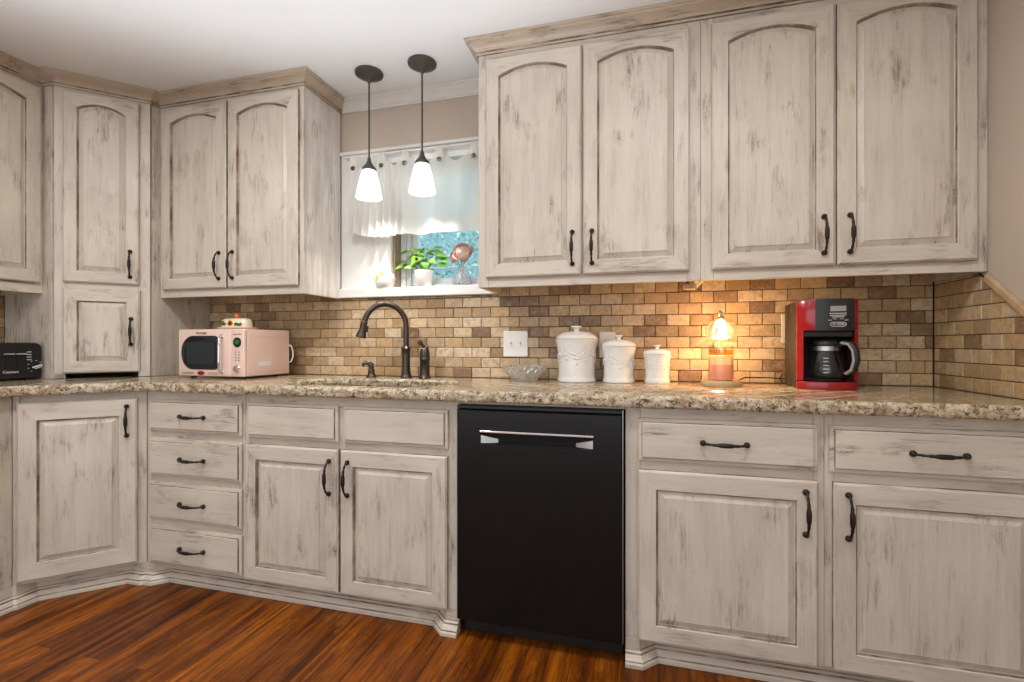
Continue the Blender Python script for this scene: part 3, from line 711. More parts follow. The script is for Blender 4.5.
# butter dish on top of it
r=thing('butter_dish','cream ceramic butter dish with painted flowers on top of the pink microwave','butter dish',(-2.028,-.258,CT+.2435))
M_CREAM=simple('cream_glaze',(.86,.76,.58),.18,coat=.3); M_LEAF=simple('painted_green',(.045,.16,.03),.35); M_ORG=simple('painted_orange',(.85,.20,.03),.35)
def oval(mb,prof,sx,sy,n=36,pw=3.2):
    L=[]
    for r_,z in prof:
        l=[]
        for k in range(n):
            a=2*PI*k/n; c,s=math.cos(a),math.sin(a)
            q=(abs(c)**pw+abs(s)**pw)**(-1/pw)
            l.append((c*q*(sx+r_),s*q*(sy+r_),z))
        L.append(l)
    mb.loops(L,0,True,True,True)
b=MB(); oval(b,[(-.02,0),(-.012,.0),(.0,.006),(.004,.010),(.0025,.0115),(-.010,.008),(-.03,.0075)],.098,.056); b.build('plate',simple('peach_glaze',(.86,.62,.46),.2),r,smooth=50)
b=MB(); oval(b,[(-.001,.0085),(0,.011),(-.001,.024),(-.004,.046),(-.011,.056),(-.03,.059)],.082,.042); lid=b.build('lid',M_CREAM,r,smooth=50)
b=MB(); b.lathe([(.006,.058),(.007,.063),(.012,.069),(.010,.080),(.0001,.085)],14); b.build('knob',M_ORG,lid,smooth=50)
def leafpoly(mb,cx,cz,l,w,ang,y):
    P=[]
    for k in range(12):
        a=2*PI*k/12; x=math.cos(a)*l; z=math.sin(a)*w*(1-.5*abs(math.cos(a)))
        P.append((cx+x*math.cos(ang)-z*math.sin(ang),y,cz+x*math.sin(ang)+z*math.cos(ang)))
    Q=[(p[0],p[1]-.0012,p[2]) for p in P]; mb.loops([P,Q],0,True,True,True)
b=MB()
for cx,cz,an in ((-.048,.028,1.2),(-.056,.024,2.6),(-.040,.022,.3),(.030,.022,.7),(.042,.020,.5),(.058,.020,.9)): leafpoly(b,cx,cz+.006,.012,.008,an,-.0400+.0008*(cz>.025))
b.build('painted_leaves',M_LEAF,lid)
b=MB()
for cx,cz in ((-.006,.033),(.004,.027),(-.012,.024),(-.003,.020)): leafpoly(b,cx,cz+.006,.011,.011,0,-.0402)
b.build('painted_flower',M_ORG,lid)

# ================================================================== TOASTER (front faces into the room, along the left wall)
r=thing('toaster','black four-slot toaster on the counter at the left edge','toaster',(-2.815,-.917,CT),PI/2)
W,D,H=.281,.262,.176
b=MB(); pts=rrect(0,W,.008,H,(.012,.012,.028,.028),6)
b.loops([[(p[0]*.985+W*.0075,-.002,p[1]*.98+.002) for p in pts],[(p[0],.004,p[1]) for p in pts],[(p[0],D-.006,p[1]) for p in pts],[(p[0]*.985+W*.0075,D,p[1]*.98+.002) for p in pts]],0,True,True,True)
body=b.build('body',M_BLKPL,r,smooth=40)
for x in (.03,W-.03):
    for y in (.04,D-.04): b=MB(); b.lathe([(.013,0),(.013,.009)],12,(x,y,0)); b.build('foot',M_BLKPL,r)
for x0 in (.022,.150):
    for yy in (.06,.155): b=MB(); b.box(x0,x0+.108,yy,yy+.030,H-.0015,H+.0006,0); b.build('bread_slot',M_DARK,r)
fy=-.0022
X=lambda u: .126+u*.00378      # along the face
for xs in (X(4),X(15.8),.05,.018):
    b=MB(); b.box(xs-.002,xs+.002,fy-.0004,.0,.052,.135); s_=b.build('lever_slot',M_DARK,body)
for xs in (X(7),X(19),.07,.03):
    b=MB(); b.box(xs-.018,xs+.018,fy-.014,fy,.121,.1255,0,.0015); b.build('lever',simple('grey_lever',(.55,.53,.50),.3),body)
for q in range(4):
    b=MB(); b.box(X(25.2),X(29.8),fy-.001,fy+.001,.094+q*.0122,.097+q*.0122); b.build('button',M_PRINT,body)
b=MB(); b.lathe([(.0001,0),(.021,0),(.020,.008),(.017,.012),(.0001,.0125)],24,(0,0,0),0,Matrix.Translation((X(33.6),fy,.064))@Matrix.Rotation(PI/2,4,'X')); dl=b.build('dial',M_BLKPL,body,smooth=40)
b=MB()
b.box(-.020,.020,-.0135,-.012,-.003,.003); b.box(-.012,.014,-.0135,-.012,-.010,-.007)
for i,v in enumerate(b.v): b.v[i]=Matrix.Translation((X(34),fy,.064))@Matrix.Rotation(R(-18),4,'Y')@v
b.build('dial_mark',M_PRINT,dl)
for k in range(7):
    a=R(-150+k*40); 
    b=MB(); b.box(-.003,.003,-.0012,.0008,-.0012,.0012)
    for i,v in enumerate(b.v): b.v[i]=v+Vector((X(33.6)+.0275*math.sin(a),fy,.064+.0275*math.cos(a)))
    b.build('dial_print',M_PRINT,body)
text_part('Cuisinart',.0165,'logo',M_PRINT,body,(X(9.3),fy-.0006,.040),(PI/2,0,0),scale=(.95,1,1))

# ================================================================== FAUCET SET
r=thing('faucet','dark bronze gooseneck pull-down kitchen faucet behind the sink','faucet',(-1.142,-.105,CT))
b=MB(); b.lathe([(.030,0),(.030,.005),(.0265,.010),(.0225,.022),(.0205,.045),(.0195,.110),(.0205,.138),(.0225,.142),(.0225,.149),(.0190,.153),(.0160,.158),(.0140,.160)],28); b.build('base',M_FAUCET,r,smooth=40)
dv=Vector((-.165,-.115,0)); rad=dv.length/2; dv.normalize(); zc=.258
P=[(0,0,.158),(0,0,.20),(0,0,.24)]
for k in range(21):
    a=PI-(PI-.24)*k/20; P.append(tuple(dv*(rad+rad*math.cos(a))+Vector((0,0,zc+rad*1.09*math.sin(a)))))
e=Vector(P[-1]); P.append(tuple(e+dv*.003+Vector((0,0,-.012))))
b=MB(); b.tube(P,.0138,16); b.build('spout',M_FAUCET,r,smooth=50)
tip=e+dv*.002+Vector((0,0,-.008)); ax=(dv*.22+Vector((0,0,-1))).normalized()
Mx=Matrix.Translation(tip)@Vector((0,0,1)).rotation_difference(ax).to_matrix().to_4x4()
b=MB(); b.lathe([(.0135,-.006),(.0165,.0),(.0165,.006),(.0155,.010),(.0170,.036),(.0240,.066),(.0258,.074),(.0235,.077),(.0001,.077)],24,(0,0,0),0,Mx); sh=b.build('spray_head',M_FAUCET,r,smooth=40)
b=MB(); b.box(.012,.025,-.010,.010,.014,.046,0,.003,2,Mx@Matrix.Rotation(math.atan2(dv.y,dv.x),4,'Z')); b.build('spray_button',M_BLKPL,sh)
r=thing('mixer_valve','dark bronze lever valve standing right of the gooseneck faucet','faucet handle',(-1.040,-.105,CT))
b=MB(); b.lathe([(.031,0),(.031,.006),(.027,.010),(.0245,.024),(.0235,.085),(.0260,.090),(.0260,.098),(.0235,.102),(.0250,.112),(.0240,.132),(.0185,.146),(.0100,.152),(.0001,.153)],28); b.build('base',M_FAUCET,r,smooth=40)
b=MB(); b.tube([(.010,0,.147),(.0,-.004,.155),(-.012,-.010,.168),(-.020,-.014,.180),(-.024,-.016,.187)],[.009,.008,.0075,.0115,.0080],12); b.ball((.012,0,.152),.010,12); b.build('lever',M_FAUCET,r,smooth=50)
r=thing('soap_dispenser','small dark bronze soap pump left of the gooseneck faucet','soap dispenser',(-1.338,-.105,CT))
b=MB(); b.lathe([(.026,0),(.026,.005),(.022,.010),(.017,.018),(.0150,.028),(.0185,.032),(.0175,.036),(.012,.042),(.0125,.060),(.010,.066),(.0001,.068)],24); b.build('base',M_FAUCET,r,smooth=40)
b=MB(); b.tube([(.004,0,.056),(-.010,-.005,.070),(-.024,-.012,.074),(-.035,-.018,.067),(-.038,-.019,.055)],[.015,.0125,.010,.0085,.0072],12); b.build('spout',M_FAUCET,r,smooth=50)

# ================================================================== WALL PLATES
def plate(name,label,cat,x,z,w,h,grp=None):
    r=thing(name,label,cat,(x,-.0095,z),0,grp)
    pts=rrect(-w/2,w/2,-h/2,h/2,.004,3)
    b=MB(); b.loops([[(p[0],0,p[1]) for p in pts],[(p[0],-.003,p[1]) for p in pts],[(p[0]*.95,-.0060,p[1]*.965) for p in pts]],0,True,True,True); b.build('cover_plate',M_PLATE,r)
    return r
r=plate('light_switch','white double toggle switch plate on the tiles above the crystal bowl','light switch',-.599,1.085,.124,.126)
for x in (-.023,.023):
    b=MB(); b.box(x-.006,x+.006,-.0075,-.0055,-.014,.014,0,.001); b.box(x-.004,x+.004,-.017,-.006,.001,.010,0,.0015); b.build('toggle',M_PLATE,r)
def outlet(label,x,z):
    r=plate('power_outlet',label,'outlet',x,z,.074,.121,'white wall outlets')
    for zz in (-.020,.020):
        pts=rrect(-.017,.017,zz-.014,zz+.014,.010,5); b=MB(); b.loops([[(p[0],-.0055,p[1]) for p in pts],[(p[0],-.0075,p[1]) for p in pts]],0,True,True,True); s=b.build('socket',M_PLATE,r)
        b=MB(); b.box(-.0075,-.0055,-.0079,-.0072,zz-.004,zz+.005); b.box(.0055,.0075,-.0079,-.0072,zz-.004,zz+.005); b.box(-.002,.002,-.0079,-.0072,zz-.010,zz-.006); b.build('slot',M_DARK,s)
outlet('white wall outlet half hidden behind the middle white canister',-.156,1.080)
outlet('white wall outlet at the left edge of the red coffee maker',.612,1.150)

# ================================================================== CRYSTAL BOWL
b=MB(); n=64
def cut(a,z): return 1+ (.040*math.cos(16*a+ (z*180)) + .034*math.cos(16*a-(z*180)))*(1 if .008<z<.066 else .2)
b.lathe([(.0001,.001),(.050,.0),(.056,.004),(.062,.012),(.074,.026),(.085,.040),(.094,.054),(.101,.066),(.103,.070),(.099,.070),(.088,.052),(.076,.035),(.060,.018),(.045,.009),(.0001,.008)],n,(0,0,0),0,None,cut)
o=b.build('glass_bowl',crystal('bowl_crystal',(.97,.97,.95),.16,.42),loc=(-.522,-.140,CT)); tag(o,'clear cut-crystal bowl on the counter below the switch plate','bowl')

# ================================================================== CANISTERS
def canister(label,x,y,R_,H,zr,first=None):
    r=thing('canister',label,'canister',(x,y,CT),R(10),'white ceramic canisters on the counter')
    k=R_
    prof=[(.0001,0),(.86*k,0),(.90*k,.004),(.90*k,.012),(.865*k,.018),(.85*k,.026),(.845*k,.20*zr),(.85*k,.45*zr),(.885*k,.70*zr),(.94*k,.88*zr),(.985*k,.965*zr),(1.0*k,.985*zr),(.99*k,zr),(.95*k,zr),(.92*k,.96*zr),(.80*k,.5*zr),(.78*k,.05*zr),(.0001,.04*zr)]
    b=MB(); b.lathe(prof,48); jar=b.build('jar',M_CERAM,r,smooth=35)
    hl=H-zr
    b=MB(); b.lathe([(.0001,zr+.0012),(.955*k,zr+.0012),(.985*k,zr+.004),(.975*k,zr+.010),(.93*k,zr+.013),(.91*k,zr+.018),(.84*k,zr+.34*hl),(.70*k,zr+.50*hl),(.45*k,zr+.58*hl),(.20*k,zr+.61*hl),(.0001,zr+.62*hl)],48); lid=b.build('lid',M_CERAM,r,smooth=35)
    b=MB(); b.lathe([(.15*k,zr+.59*hl),(.12*k,zr+.66*hl),(.12*k,zr+.74*hl),(.20*k,zr+.84*hl),(.27*k,zr+.91*hl),(.26*k,zr+.98*hl),(.16*k,H),(.0001,H)],24); b.build('knob',M_CERAM,lid,smooth=40)
    # raised vine around the waist
    b=MB(); rl_=random.Random(3)
    def pt(a,z,o):
        t=z/zr; rr=k*(.85+ (.035*max(0,(t-.45)/.25)))
        return Vector(((rr+o)*math.cos(a),(rr+o)*math.sin(a),z))
    P=[]
    for q in range(73):
        a=2*PI*q/72; P.append(pt(a,zr*(.60+.055*math.sin(5*a)),.001))
    b.tube(P[:-1],.0020*k/.08,6,closed=True)
    for q in range(44):
        a=2*PI*q/44+rl_.uniform(-.05,.05); zz=zr*(.60+.055*math.sin(5*a)+rl_.choice((-1,1))*rl_.uniform(.05,.115)); ang=rl_.uniform(0,PI)
        c=pt(a,zz,.0012); er=Vector((math.cos(a),math.sin(a),0)); et=Vector((-math.sin(a),math.cos(a),0)); ez=Vector((0,0,1))
        u=et*math.cos(ang)+ez*math.sin(ang); v=-et*math.sin(ang)+ez*math.cos(ang)
        M=Matrix((( *u,0),(*v,0),(*er,0),(0,0,0,1))).transposed(); M=Matrix.Translation(c)@M
        s=k/.08; b.ball((0,0,0),.008*s,8,0,M,(1,.45,.30))
    b.build('vine_relief',M_CERAM,jar,smooth=60)
canister('tallest of the three white lidded ceramic canisters, beside the crystal bowl',-.286,-.118,.096,.252,.190)
canister('middle-sized white lidded ceramic canister, between the tallest and the smallest',-.100,-.120,.0765,.210,.158)
canister('smallest of the three white lidded ceramic canisters, nearest the lit candle lamp',.0625,-.118,.0590,.166,.123)

# ================================================================== CANDLE WARMER LAMP AND CANDLE
def waxy(name,col):
    m,nt,b,out=newmat(name); b.inputs['Base Color'].default_value=(*col,1); b.inputs['Roughness'].default_value=.4
    t=N(nt,'ShaderNodeBsdfTranslucent'); t.inputs[0].default_value=(*col,1); mx=N(nt,'ShaderNodeMixShader'); mx.inputs[0].default_value=.45
    nt.links.new(b.outputs[0],mx.inputs[1]); nt.links.new(t.outputs[0],mx.inputs[2]); nt.links.new(mx.outputs[0],out.inputs[0]); return m
LX,LY=.312,-.175
r=thing('candle_warmer_lamp','lit candle warmer lamp with a ribbed glass globe shade and round wooden base','lamp',(LX,LY,CT),0)
b=MB(); b.lathe([(.0001,0),(.076,0),(.078,.003),(.078,.019),(.076,.022),(.0001,.022)],48); b.build('base',M_LWOOD,r,smooth=40)
b=MB(); b.tube([(0,.066,.0225),(0,.066,.10),(0,.066,.27),(0,.058,.296),(0,.040,.308),(0,.018,.306),(0,.002,.296),(0,0,.284)],.0032,8); b.build('post',M_STEEL,r,smooth=50)
b=MB(); b.lathe([(.004,.270),(.011,.272),(.012,.280),(.006,.285),(.004,.292),(.006,.298),(.003,.305),(.0001,.306)],16); b.build('finial',M_STEEL,r,smooth=40)
def ribs(a,z): return 1+.055*abs(math.cos(6*a))
def rib_sc(a,z): return 1+.055*abs(math.cos(6*a))
b=MB(); b.lathe([(.014,.272),(.026,.268),(.044,.255),(.056,.236),(.059,.216),(.055,.196),(.053,.190),(.060,.182),(.062,.178)],72,(0,0,0),0,None,ribs,False)
shd=b.build('lamp_shade',crystal('ribbed_lamp_glass',(.97,.95,.90),.012,.16),r,smooth=40)
b=MB(); b.lathe([(.008,.270),(.008,.262),(.012,.252),(.0155,.240),(.013,.228),(.007,.222),(.0001,.220)],20); b.build('bulb',M_BULBW,r,smooth=60)
b=MB(); b.tube([(.070,.035,.012),(.082,.060,.022),(.11,.110,.028),(.20,.145,.026),(.29,.148,.022),(.330,.150,.040),(.345,.155,.10)],.0026,8); b.build('power_cord',M_BLKPL,r,smooth=60)
r=thing('candle','pink and cream jar candle on the wooden base under the lamp shade','candle',(LX,LY,CT+.0224))
b=MB(); b.lathe([(.0001,.0),(.0475,.0),(.0485,.003),(.0485,.140),(.0475,.1415),(.0462,.140),(.0462,.0045),(.0001,.004)],40); b.build('jar',M_GLASS,r,smooth=35)
b=MB(); b.lathe([(.0001,.0048),(.0458,.0048),(.0458,.0640)],40,cap=False); b.build('wax',waxy('pink_wax',(.86,.52,.40)),r,smooth=35)
b=MB(); b.lathe([(.0457,.0642),(.0457,.101),(.0001,.101)],40,cap=False); b.build('soft_wax',waxy('cream_wax',(.98,.88,.64)),r,smooth=35)
b=MB(); b.lathe([(.0456,.1012),(.0456,.1240),(.0001,.1240)],40,cap=False); b.build('melted_wax',glassy('amber_melted_wax',(.95,.68,.24),.03),r,smooth=35)
b=MB(); b.tube([(0,0,.118),(.001,0,.132)],.0012,6); b.build('wick',M_PRINT,r)

# ================================================================== COFFEE MAKER
CX0,CY0=.566,-.262
r=thing('coffee_maker','red and black drip coffee maker on the counter by the right wall','coffee maker',(CX0,CY0,CT),R(-2))
W,D,H=.202,.195,.335
def bow(x0,x1,yb,n=10,amp=.026,pull_=0.0):
    """plan outline: bowed front from x0 to x1, straight back at yb"""
    P=[]
    for k in range(n+1):
        x=x0+(x1-x0)*k/n; t=(x-W/2)/(W/2); P.append((x,-amp*(1-t*t)+.012*(t*t)**3-pull_))
    return P+[(x1,yb),(x0,yb)]
M_SIDE=simple('charcoal_side_plastic',(.035,.024,.018),.45)
b=MB(); b.box(.0,W,.118,D,.002,H-.004,0,.006,2); b.box(.0,.0145,.022,.1175,.002,H-.004,0,.003,2); b.box(W-.0145,W,.022,.1175,.002,H-.004,0,.003,2); b.build('housing',M_SIDE,r,smooth=40)
b=MB(); b.box(.0150,W-.0150,.100,.1175,.036,.218,0,.002); b.build('cavity_back',M_DARK,r)
def tap(mb,P,z0,z1,ins=.003,mi=0):
    cx=sum(p[0] for p in P)/len(P); cy=sum(p[1] for p in P)/len(P)
    def sh(f): return [(cx+(p[0]-cx)*f,cy+(p[1]-cy)*f) for p in P]
    a=sh(.975)
    mb.loops([[(p[0],p[1],z0) for p in a],[(p[0],p[1],z0+ins) for p in P],[(p[0],p[1],z1-ins) for p in P],[(p[0],p[1],z1) for p in a]],mi,True,True,True)
b=MB(); tap(b,bow(.001,W-.001,.1165),.0,0.0295); b.build('base',M_RED,r,smooth=40)
b=MB(); tap(b,bow(.001,.0185,.0215,4),.0338,.2195); b.build('front_column',M_RED,r,smooth=40)
b=MB(); tap(b,bow(W-.0185,W-.001,.0215,4),.0338,.2195); b.build('front_column',M_RED,r,smooth=40)
b=MB(); tap(b,bow(.001,W-.001,.1165),.2200,H); head=b.build('head',M_RED,r,smooth=40)
b=MB(); tap(b,bow(.054,.184,.02,8,.026,.0022),.2185,H+.0012); cpn=b.build('control_panel',simple('charcoal_panel',(.020,.020,.022),.35),head,smooth=40)
b=MB(); b.lathe([(.0001,.0338),(.060,.0338),(.060,.038),(.056,.040),(.0001,.040)],32,(.092,.040,0)); b.build('warming_plate',M_DARK,r,smooth=40)
b=MB(); b.box(.0195,W-.0195,.004,.0995,.196,.2185,0,.004,2); b.build('filter_housing',M_BLKPL,r)
fy=-.0293
b=MB(); b.box(.1000,.1500,fy-.0006,fy+.004,.289,.309,0,.001); b.box(.1040,.1460,fy-.001,fy+.002,.292,.306); b.build('display',M_LCD,cpn)
for zz,w in ((.281,.028),(.274,.026),(.268,.020)):
    b=MB(); 
    nseg=7
    for q in range(nseg):
        x=.1250-w+2*w*q/nseg; b.box(x,x+1.5*w/nseg,fy-.0004,fy+.002,zz,zz+.0022)
    b.build('printed_line',M_PRINT,cpn)
for xx,zz in ((.0990,.257),(.1510,.257),(.1140,.262),(.1360,.262)):
    b=MB(); b.box(xx-.006,xx+.006,fy-.0010,fy+.003,zz-.0022,zz+.0022,0,.0008); b.build('button',M_GREY,cpn)
pts=rrect(.1000,.1500,.234,.250,.0079,6); pin=rrect(.1015,.1485,.2355,.2485,.0064,6)
b=MB(); b.loops([[(p[0],fy+.001,p[1]) for p in pts],[(p[0],fy-.0006,p[1]) for p in pts],[(p[0],fy-.0006,p[1]) for p in pin],[(p[0],fy+.001,p[1]) for p in pin]],0); b.build('badge_ring',M_PRINT,cpn)
text_part('MR. COFFEE',.0088,'logo',M_PRINT,cpn,(.1250,fy-.0006,.242),(PI/2,0,0),scale=(.80,1,1))
b=MB(); b.tube([(W-.004,.15,.02),(W+.012,.158,.020),(W+.022,.165,.030),(W+.020,.170,.052),(W+.008,.176,.060),(W-.004,.180,.060)],.003,8); b.tube([(.004,.16,.05),(-.014,.172,.046),(-.020,.176,.028),(-.012,.176,.010),(-.006,.17,.006)],.003,8); b.build('power_cord',M_BLKPL,r,smooth=60)
# its glass carafe
ca=Matrix.Translation((CX0,CY0,CT))@Matrix.Rotation(R(-2),4,'Z')@Vector((.104,.040,.0404))
r=thing('carafe','glass coffee carafe with black handle on the coffee maker warming plate','carafe',ca,R(-2))
b=MB(); b.lathe([(.0001,.0),(.050,.0),(.058,.006),(.0615,.022),(.0605,.046),(.053,.076),(.044,.100),(.041,.112),(.0425,.118),(.0405,.1185),(.039,.112),(.042,.100),(.051,.076),(.0585,.046),(.0595,.022),(.056,.008),(.048,.002),(.0001,.002)],40); gl=b.build('glass',M_GLASS,r,smooth=40)
b=MB(); b.lathe([(.0001,.117),(.046,.117),(.047,.122),(.043,.132),(.030,.1400),(.0001,.1420)],32); b.build('lid',M_BLKPL,r,smooth=40)
b=MB(); b.lathe([(.0432,.100),(.0460,.099),(.0450,.114),(.0428,.115)],36,(0,0,0),0,None,None,False); b.build('collar',M_STEEL,r,smooth=40)
ha=R(-50); hd=Vector((math.cos(ha),math.sin(ha),0)); hp=[]
for d_,z_ in ((.040,.114),(.064,.126),(.088,.122),(.103,.100),(.107,.066),(.098,.034),(.078,.020),(.0600,.026)): hp.append(tuple(hd*d_+Vector((0,0,z_))))
b=MB(); b.tube(hp,[.008,.0105,.0115,.0115,.0105,.0095,.008,.006],10); b.build('handle',M_BLKPL,r,smooth=50)
b=MB()
side=Vector((-hd.y,hd.x,0))
hp2=[Vector(p)+side*(-.0075)+hd*(-.004) for p in hp[1:7]]
b.tube(hp2,.0055,8); b.build('handle_inlay',M_GREY,r,smooth=50)
b=MB()
for q in range(5):
    a=R(-105); rr=.0606 if q<2 else .0606-.0022*(q-1)*1.6
    c=Vector((rr*math.cos(a),rr*math.sin(a),.022+q*.0125)); b.box(c.x-.008,c.x+.008,c.y-.0014,c.y-.0004,c.z,c.z+.002)
b.build('level_mark',M_PRINT,gl)
r.scale=(1.06,1.06,1.06)

# ================================================================== WINDOW SILL THINGS
SZ=1.3803
r=thing('potted_plant','bright green leafy plant in a white pot on the window sill','plant',(-1.098,.005,SZ))
b=MB(); b.lathe([(.0001,0),(.040,0),(.043,.004),(.050,.080),(.051,.086),(.048,.087),(.0465,.080),(.0465,.070),(.0001,.068)],32); b.build('pot',M_CERAM,r,smooth=40)
def leaf_col():
    m,nt,bb,out=newmat('variegated_green_leaf'); g=N(nt,'ShaderNodeNewGeometry')
    nt.links.new(ramp_out(nt,g.outputs['Random Per Island'],[(0,(.06,.20,.03)),(.4,(.16,.42,.04)),(.75,(.36,.62,.07)),(1,(.05,.17,.07))]),bb.inputs['Base Color']); bb.inputs['Roughness'].default_value=.35
    bb.inputs['Subsurface Weight'].default_value=.0
    return m
M_GREEN=leaf_col(); M_STEM=simple('green_stem',(.12,.25,.05),.5)
lf=random.Random(21); bl=MB(); bs=MB()
def heart(mb,c,dirv,up,l,w):
    x=dirv.normalized(); y=up.cross(x).normalized(); z=x.cross(y)
    prof=[(0,.10),(.12,.75),(.28,1.0),(.5,.86),(.72,.55),(.9,.2),(1,.0)]
    L=[]
    for t,ww in prof:
        p=c+x*(t*l)-z*(.18*l*t*t); a=ww*w
        L.append([p-y*a+z*.20*a,p,p+y*a+z*.20*a])
    Lb=[[q-z*.0007 for q in row] for row in L]
    n0=len(mb.v); vs=[q for row in L for q in row]; fs=[]
    for j in range(len(L)-1):
        for i in range(2): fs.append((j*3+i,j*3+i+1,(j+1)*3+i+1,(j+1)*3+i))
    mb.add(vs,fs)
for k in range(40):
    a=lf.uniform(0,2*PI); h=lf.uniform(.02,.125); rad=lf.uniform(.015,.105)*(1.15 if h<.09 else .6)
    tip=Vector((math.cos(a)*rad*1.10,math.sin(a)*rad*.55,.082+h))
    base=Vector((math.cos(a)*.012,math.sin(a)*.010,.069)); mid=(base+tip)/2+Vector((0,0,.03))
    bs.tube([base,mid,tip],[.0016,.0013,.001],5)
    dr=Vector((math.cos(a),math.sin(a)*.6,lf.uniform(-.45,.35))); heart(bl,tip,dr,Vector((lf.uniform(-.3,.3),-.75,1)),lf.uniform(.046,.070),lf.uniform(.018,.027))
for dx,dz in ((-.150,.030),(-.115,.105),(.10,.085),(.125,.055)):
    tip=Vector((dx*.75,-.01,.082+dz)); bs.tube([(0,0,.069),(dx*.4,0,.10+dz*.6),tip],[.0016,.0013,.001],5)
    heart(bl,tip,Vector((dx,-.01,-.02)),Vector((0,-.8,1)),.055,.022)
for v in bl.v: v.y=max(-.032,min(.070,v.y))
bl.build('foliage',M_GREEN,r,smooth=60,recalc=False); bs.build('stems',M_STEM,r)
r=thing('glass_vase','small cut-glass vase holding pink flowers at the right of the window sill','vase',(-.888,.010,SZ))
def facet(a,z): return 1+.05*math.cos(12*a+z*200)
b=MB(); b.lathe([(.0001,0),(.040,0),(.047,.008),(.049,.024),(.042,.046),(.026,.066),(.017,.080),(.019,.092),(.024,.098),(.022,.098),(.016,.090),(.0145,.080),(.023,.064),(.039,.044),(.045,.024),(.042,.010),(.0001,.006)],48,(0,0,0),0,None,facet); b.build('glass',crystal('pale_blue_cut_glass',(.93,.94,1.0),.15,.25),r,smooth=25)
r=thing('flower_bouquet','bunch of dusty pink roses standing in the small glass vase','flowers',(-.888,.010,SZ+.008))
def petal(name,c1,c2):
    m,nt,bb,out=newmat(name); g=N(nt,'ShaderNodeNewGeometry'); nt.links.new(ramp_out(nt,g.outputs['Random Per Island'],[(0,c1),(1,c2)]),bb.inputs['Base Color']); bb.inputs['Roughness'].default_value=.7; return m
M_ROSE=petal('dusty_pink_petal',(.95,.78,.70),(.82,.54,.46)); M_ROSE2=petal('deep_pink_petal',(.85,.58,.50),(.70,.38,.32))
def rose(c,rad,face,mt):
    mb=MB(); f=Vector(face).normalized()
    Mt=Matrix.Translation(c)@Vector((0,0,1)).rotation_difference(f).to_matrix().to_4x4()
    npet=34
    for k in range(npet):
        t=k/(npet-1); a0=k*2.39996; th=.12+1.55*t; rr=rad*(.62+.38*t); wid=.95-.42*t
        L=[]
        for j in range(5):
            s=j/4; row=[]
            for i in range(7):
                u=(i-3)/3; pol=th+(1-s)*.75; az=a0+u*wid/max(.35,math.sin(min(pol,PI/2)))*.75
                r_=rr*(.86+.14*s+.10*s*s*(1-u*u)+.03*u*u)
                row.append(Vector((r_*math.sin(pol)*math.cos(az),r_*math.sin(pol)*math.sin(az),r_*math.cos(pol)*.85)))
            L.append(row)
        mb.loops(L,0,False,False,False,Mt)
    return mb.build('flower',mt,r,smooth=70,recalc=False)
rose((.010,-.020,.160),.050,(.28,-.93,.22),M_ROSE); rose((-.040,.002,.146),.034,(-.55,-.75,.3),M_ROSE2); rose((.030,.020,.182),.030,(.3,-.4,.85),M_ROSE)
b=MB()
for p in ((.004,-.020,.145),(-.030,-.004,.135),(.026,.004,.160)): b.tube([(p[0]*.1,p[1]*.1,.002),(p[0]*.15,p[1]*.15,.080),p],.002,6)
b.build('stems',M_STEM,r)
b=MB(); b.lathe([(.0001,0),(.038,0),(.046,.006),(.054,.026),(.056,.048),(.053,.070),(.050,.078),(.047,.076),(.050,.050),(.046,.024),(.0001,.008)],36)
def painted():
    m,nt,bb,out=newmat('flower_painted_ceramic'); tc=N(nt,'ShaderNodeTexCoord')
    v=N(nt,'ShaderNodeTexVoronoi',Scale=36.0); nt.links.new(tc.outputs['Object'],v.inputs['Vector'])
    col=ramp_out(nt,v.outputs['Color'],[(0,(.80,.48,.03)),(.38,(.82,.58,.10)),(.40,(.80,.78,.72)),(.62,(.80,.78,.72)),(.64,(.75,.35,.30)),(.76,(.80,.78,.72)),(.86,(.20,.38,.15)),(1,(.85,.65,.15))])
    cm=mix(nt,(.82,.80,.75),col,ramp_out(nt,v.outputs['Distance'],[(.40,(1,1,1)),(.55,(0,0,0))]))
    nt.links.new(cm,bb.inputs['Base Color']); bb.inputs['Roughness'].default_value=.25; return m
o=b.build('ceramic_cup',painted(),loc=(-1.318,.004,SZ),smooth=40); tag(o,'small white ceramic cup painted with yellow flowers at the left of the window sill','cup')

# ================================================================== CURTAIN, ROD, BLIND
b=MB(); b.box(-1.285,-.712,-.058,-.0215,2.020,2.078,0,.004,2); o=b.build('blind_headrail',M_SASH)
b2=MB()
for zz in (2.030,2.045,2.060): b2.box(-1.28,-.716,-.0590,-.0575,zz,zz+.006,0)
b2.build('slat',M_WHITE,o)
tag(o,'white rolled-up blind headrail behind the curtain tabs','blind')
ROY,ROZ=-.085,2.062
r=thing('curtain_rod','thin white curtain rod across the top of the window','curtain rod',(-1.0,ROY,ROZ))
b=MB(); b.tube([(-.520,0,0),(.305,0,0)],.006,12); b.build('rod',M_WHITE,r,smooth=50)
for x in (-.505,.300):
    b=MB(); b.box(x-.004,x+.004,-.004,ROY*-1-.0215 if x<0 else -ROY-.0215,-.004,.004,0,.001); b.build('bracket',M_WHITE,r)
r=thing('curtain','sheer white tab-top cafe curtain across the upper window','curtain',(-1.0,ROY,ROZ))
tabs=[-1.451,-1.286,-1.155,-.968,-.787]
def fold(x,t):
    g=max(0,min(1,(-1.16-x)/.30))    # gathered on the left
    return (.010+.014*g)*math.sin(x*(46+26*g)+1.2*t)*(.45+.55*t)+.006*math.sin(x*19+2)
cx0,cx1=-1.472,-.715; NX,NZ=120,26
def topz(x):
    d=min(abs(x-q) for q in tabs); return 2.022-.028*min(1,(d/.075))**1.6+ .006*math.cos(min(1,d/.075)*PI)
L=[]; z_hem=1.638
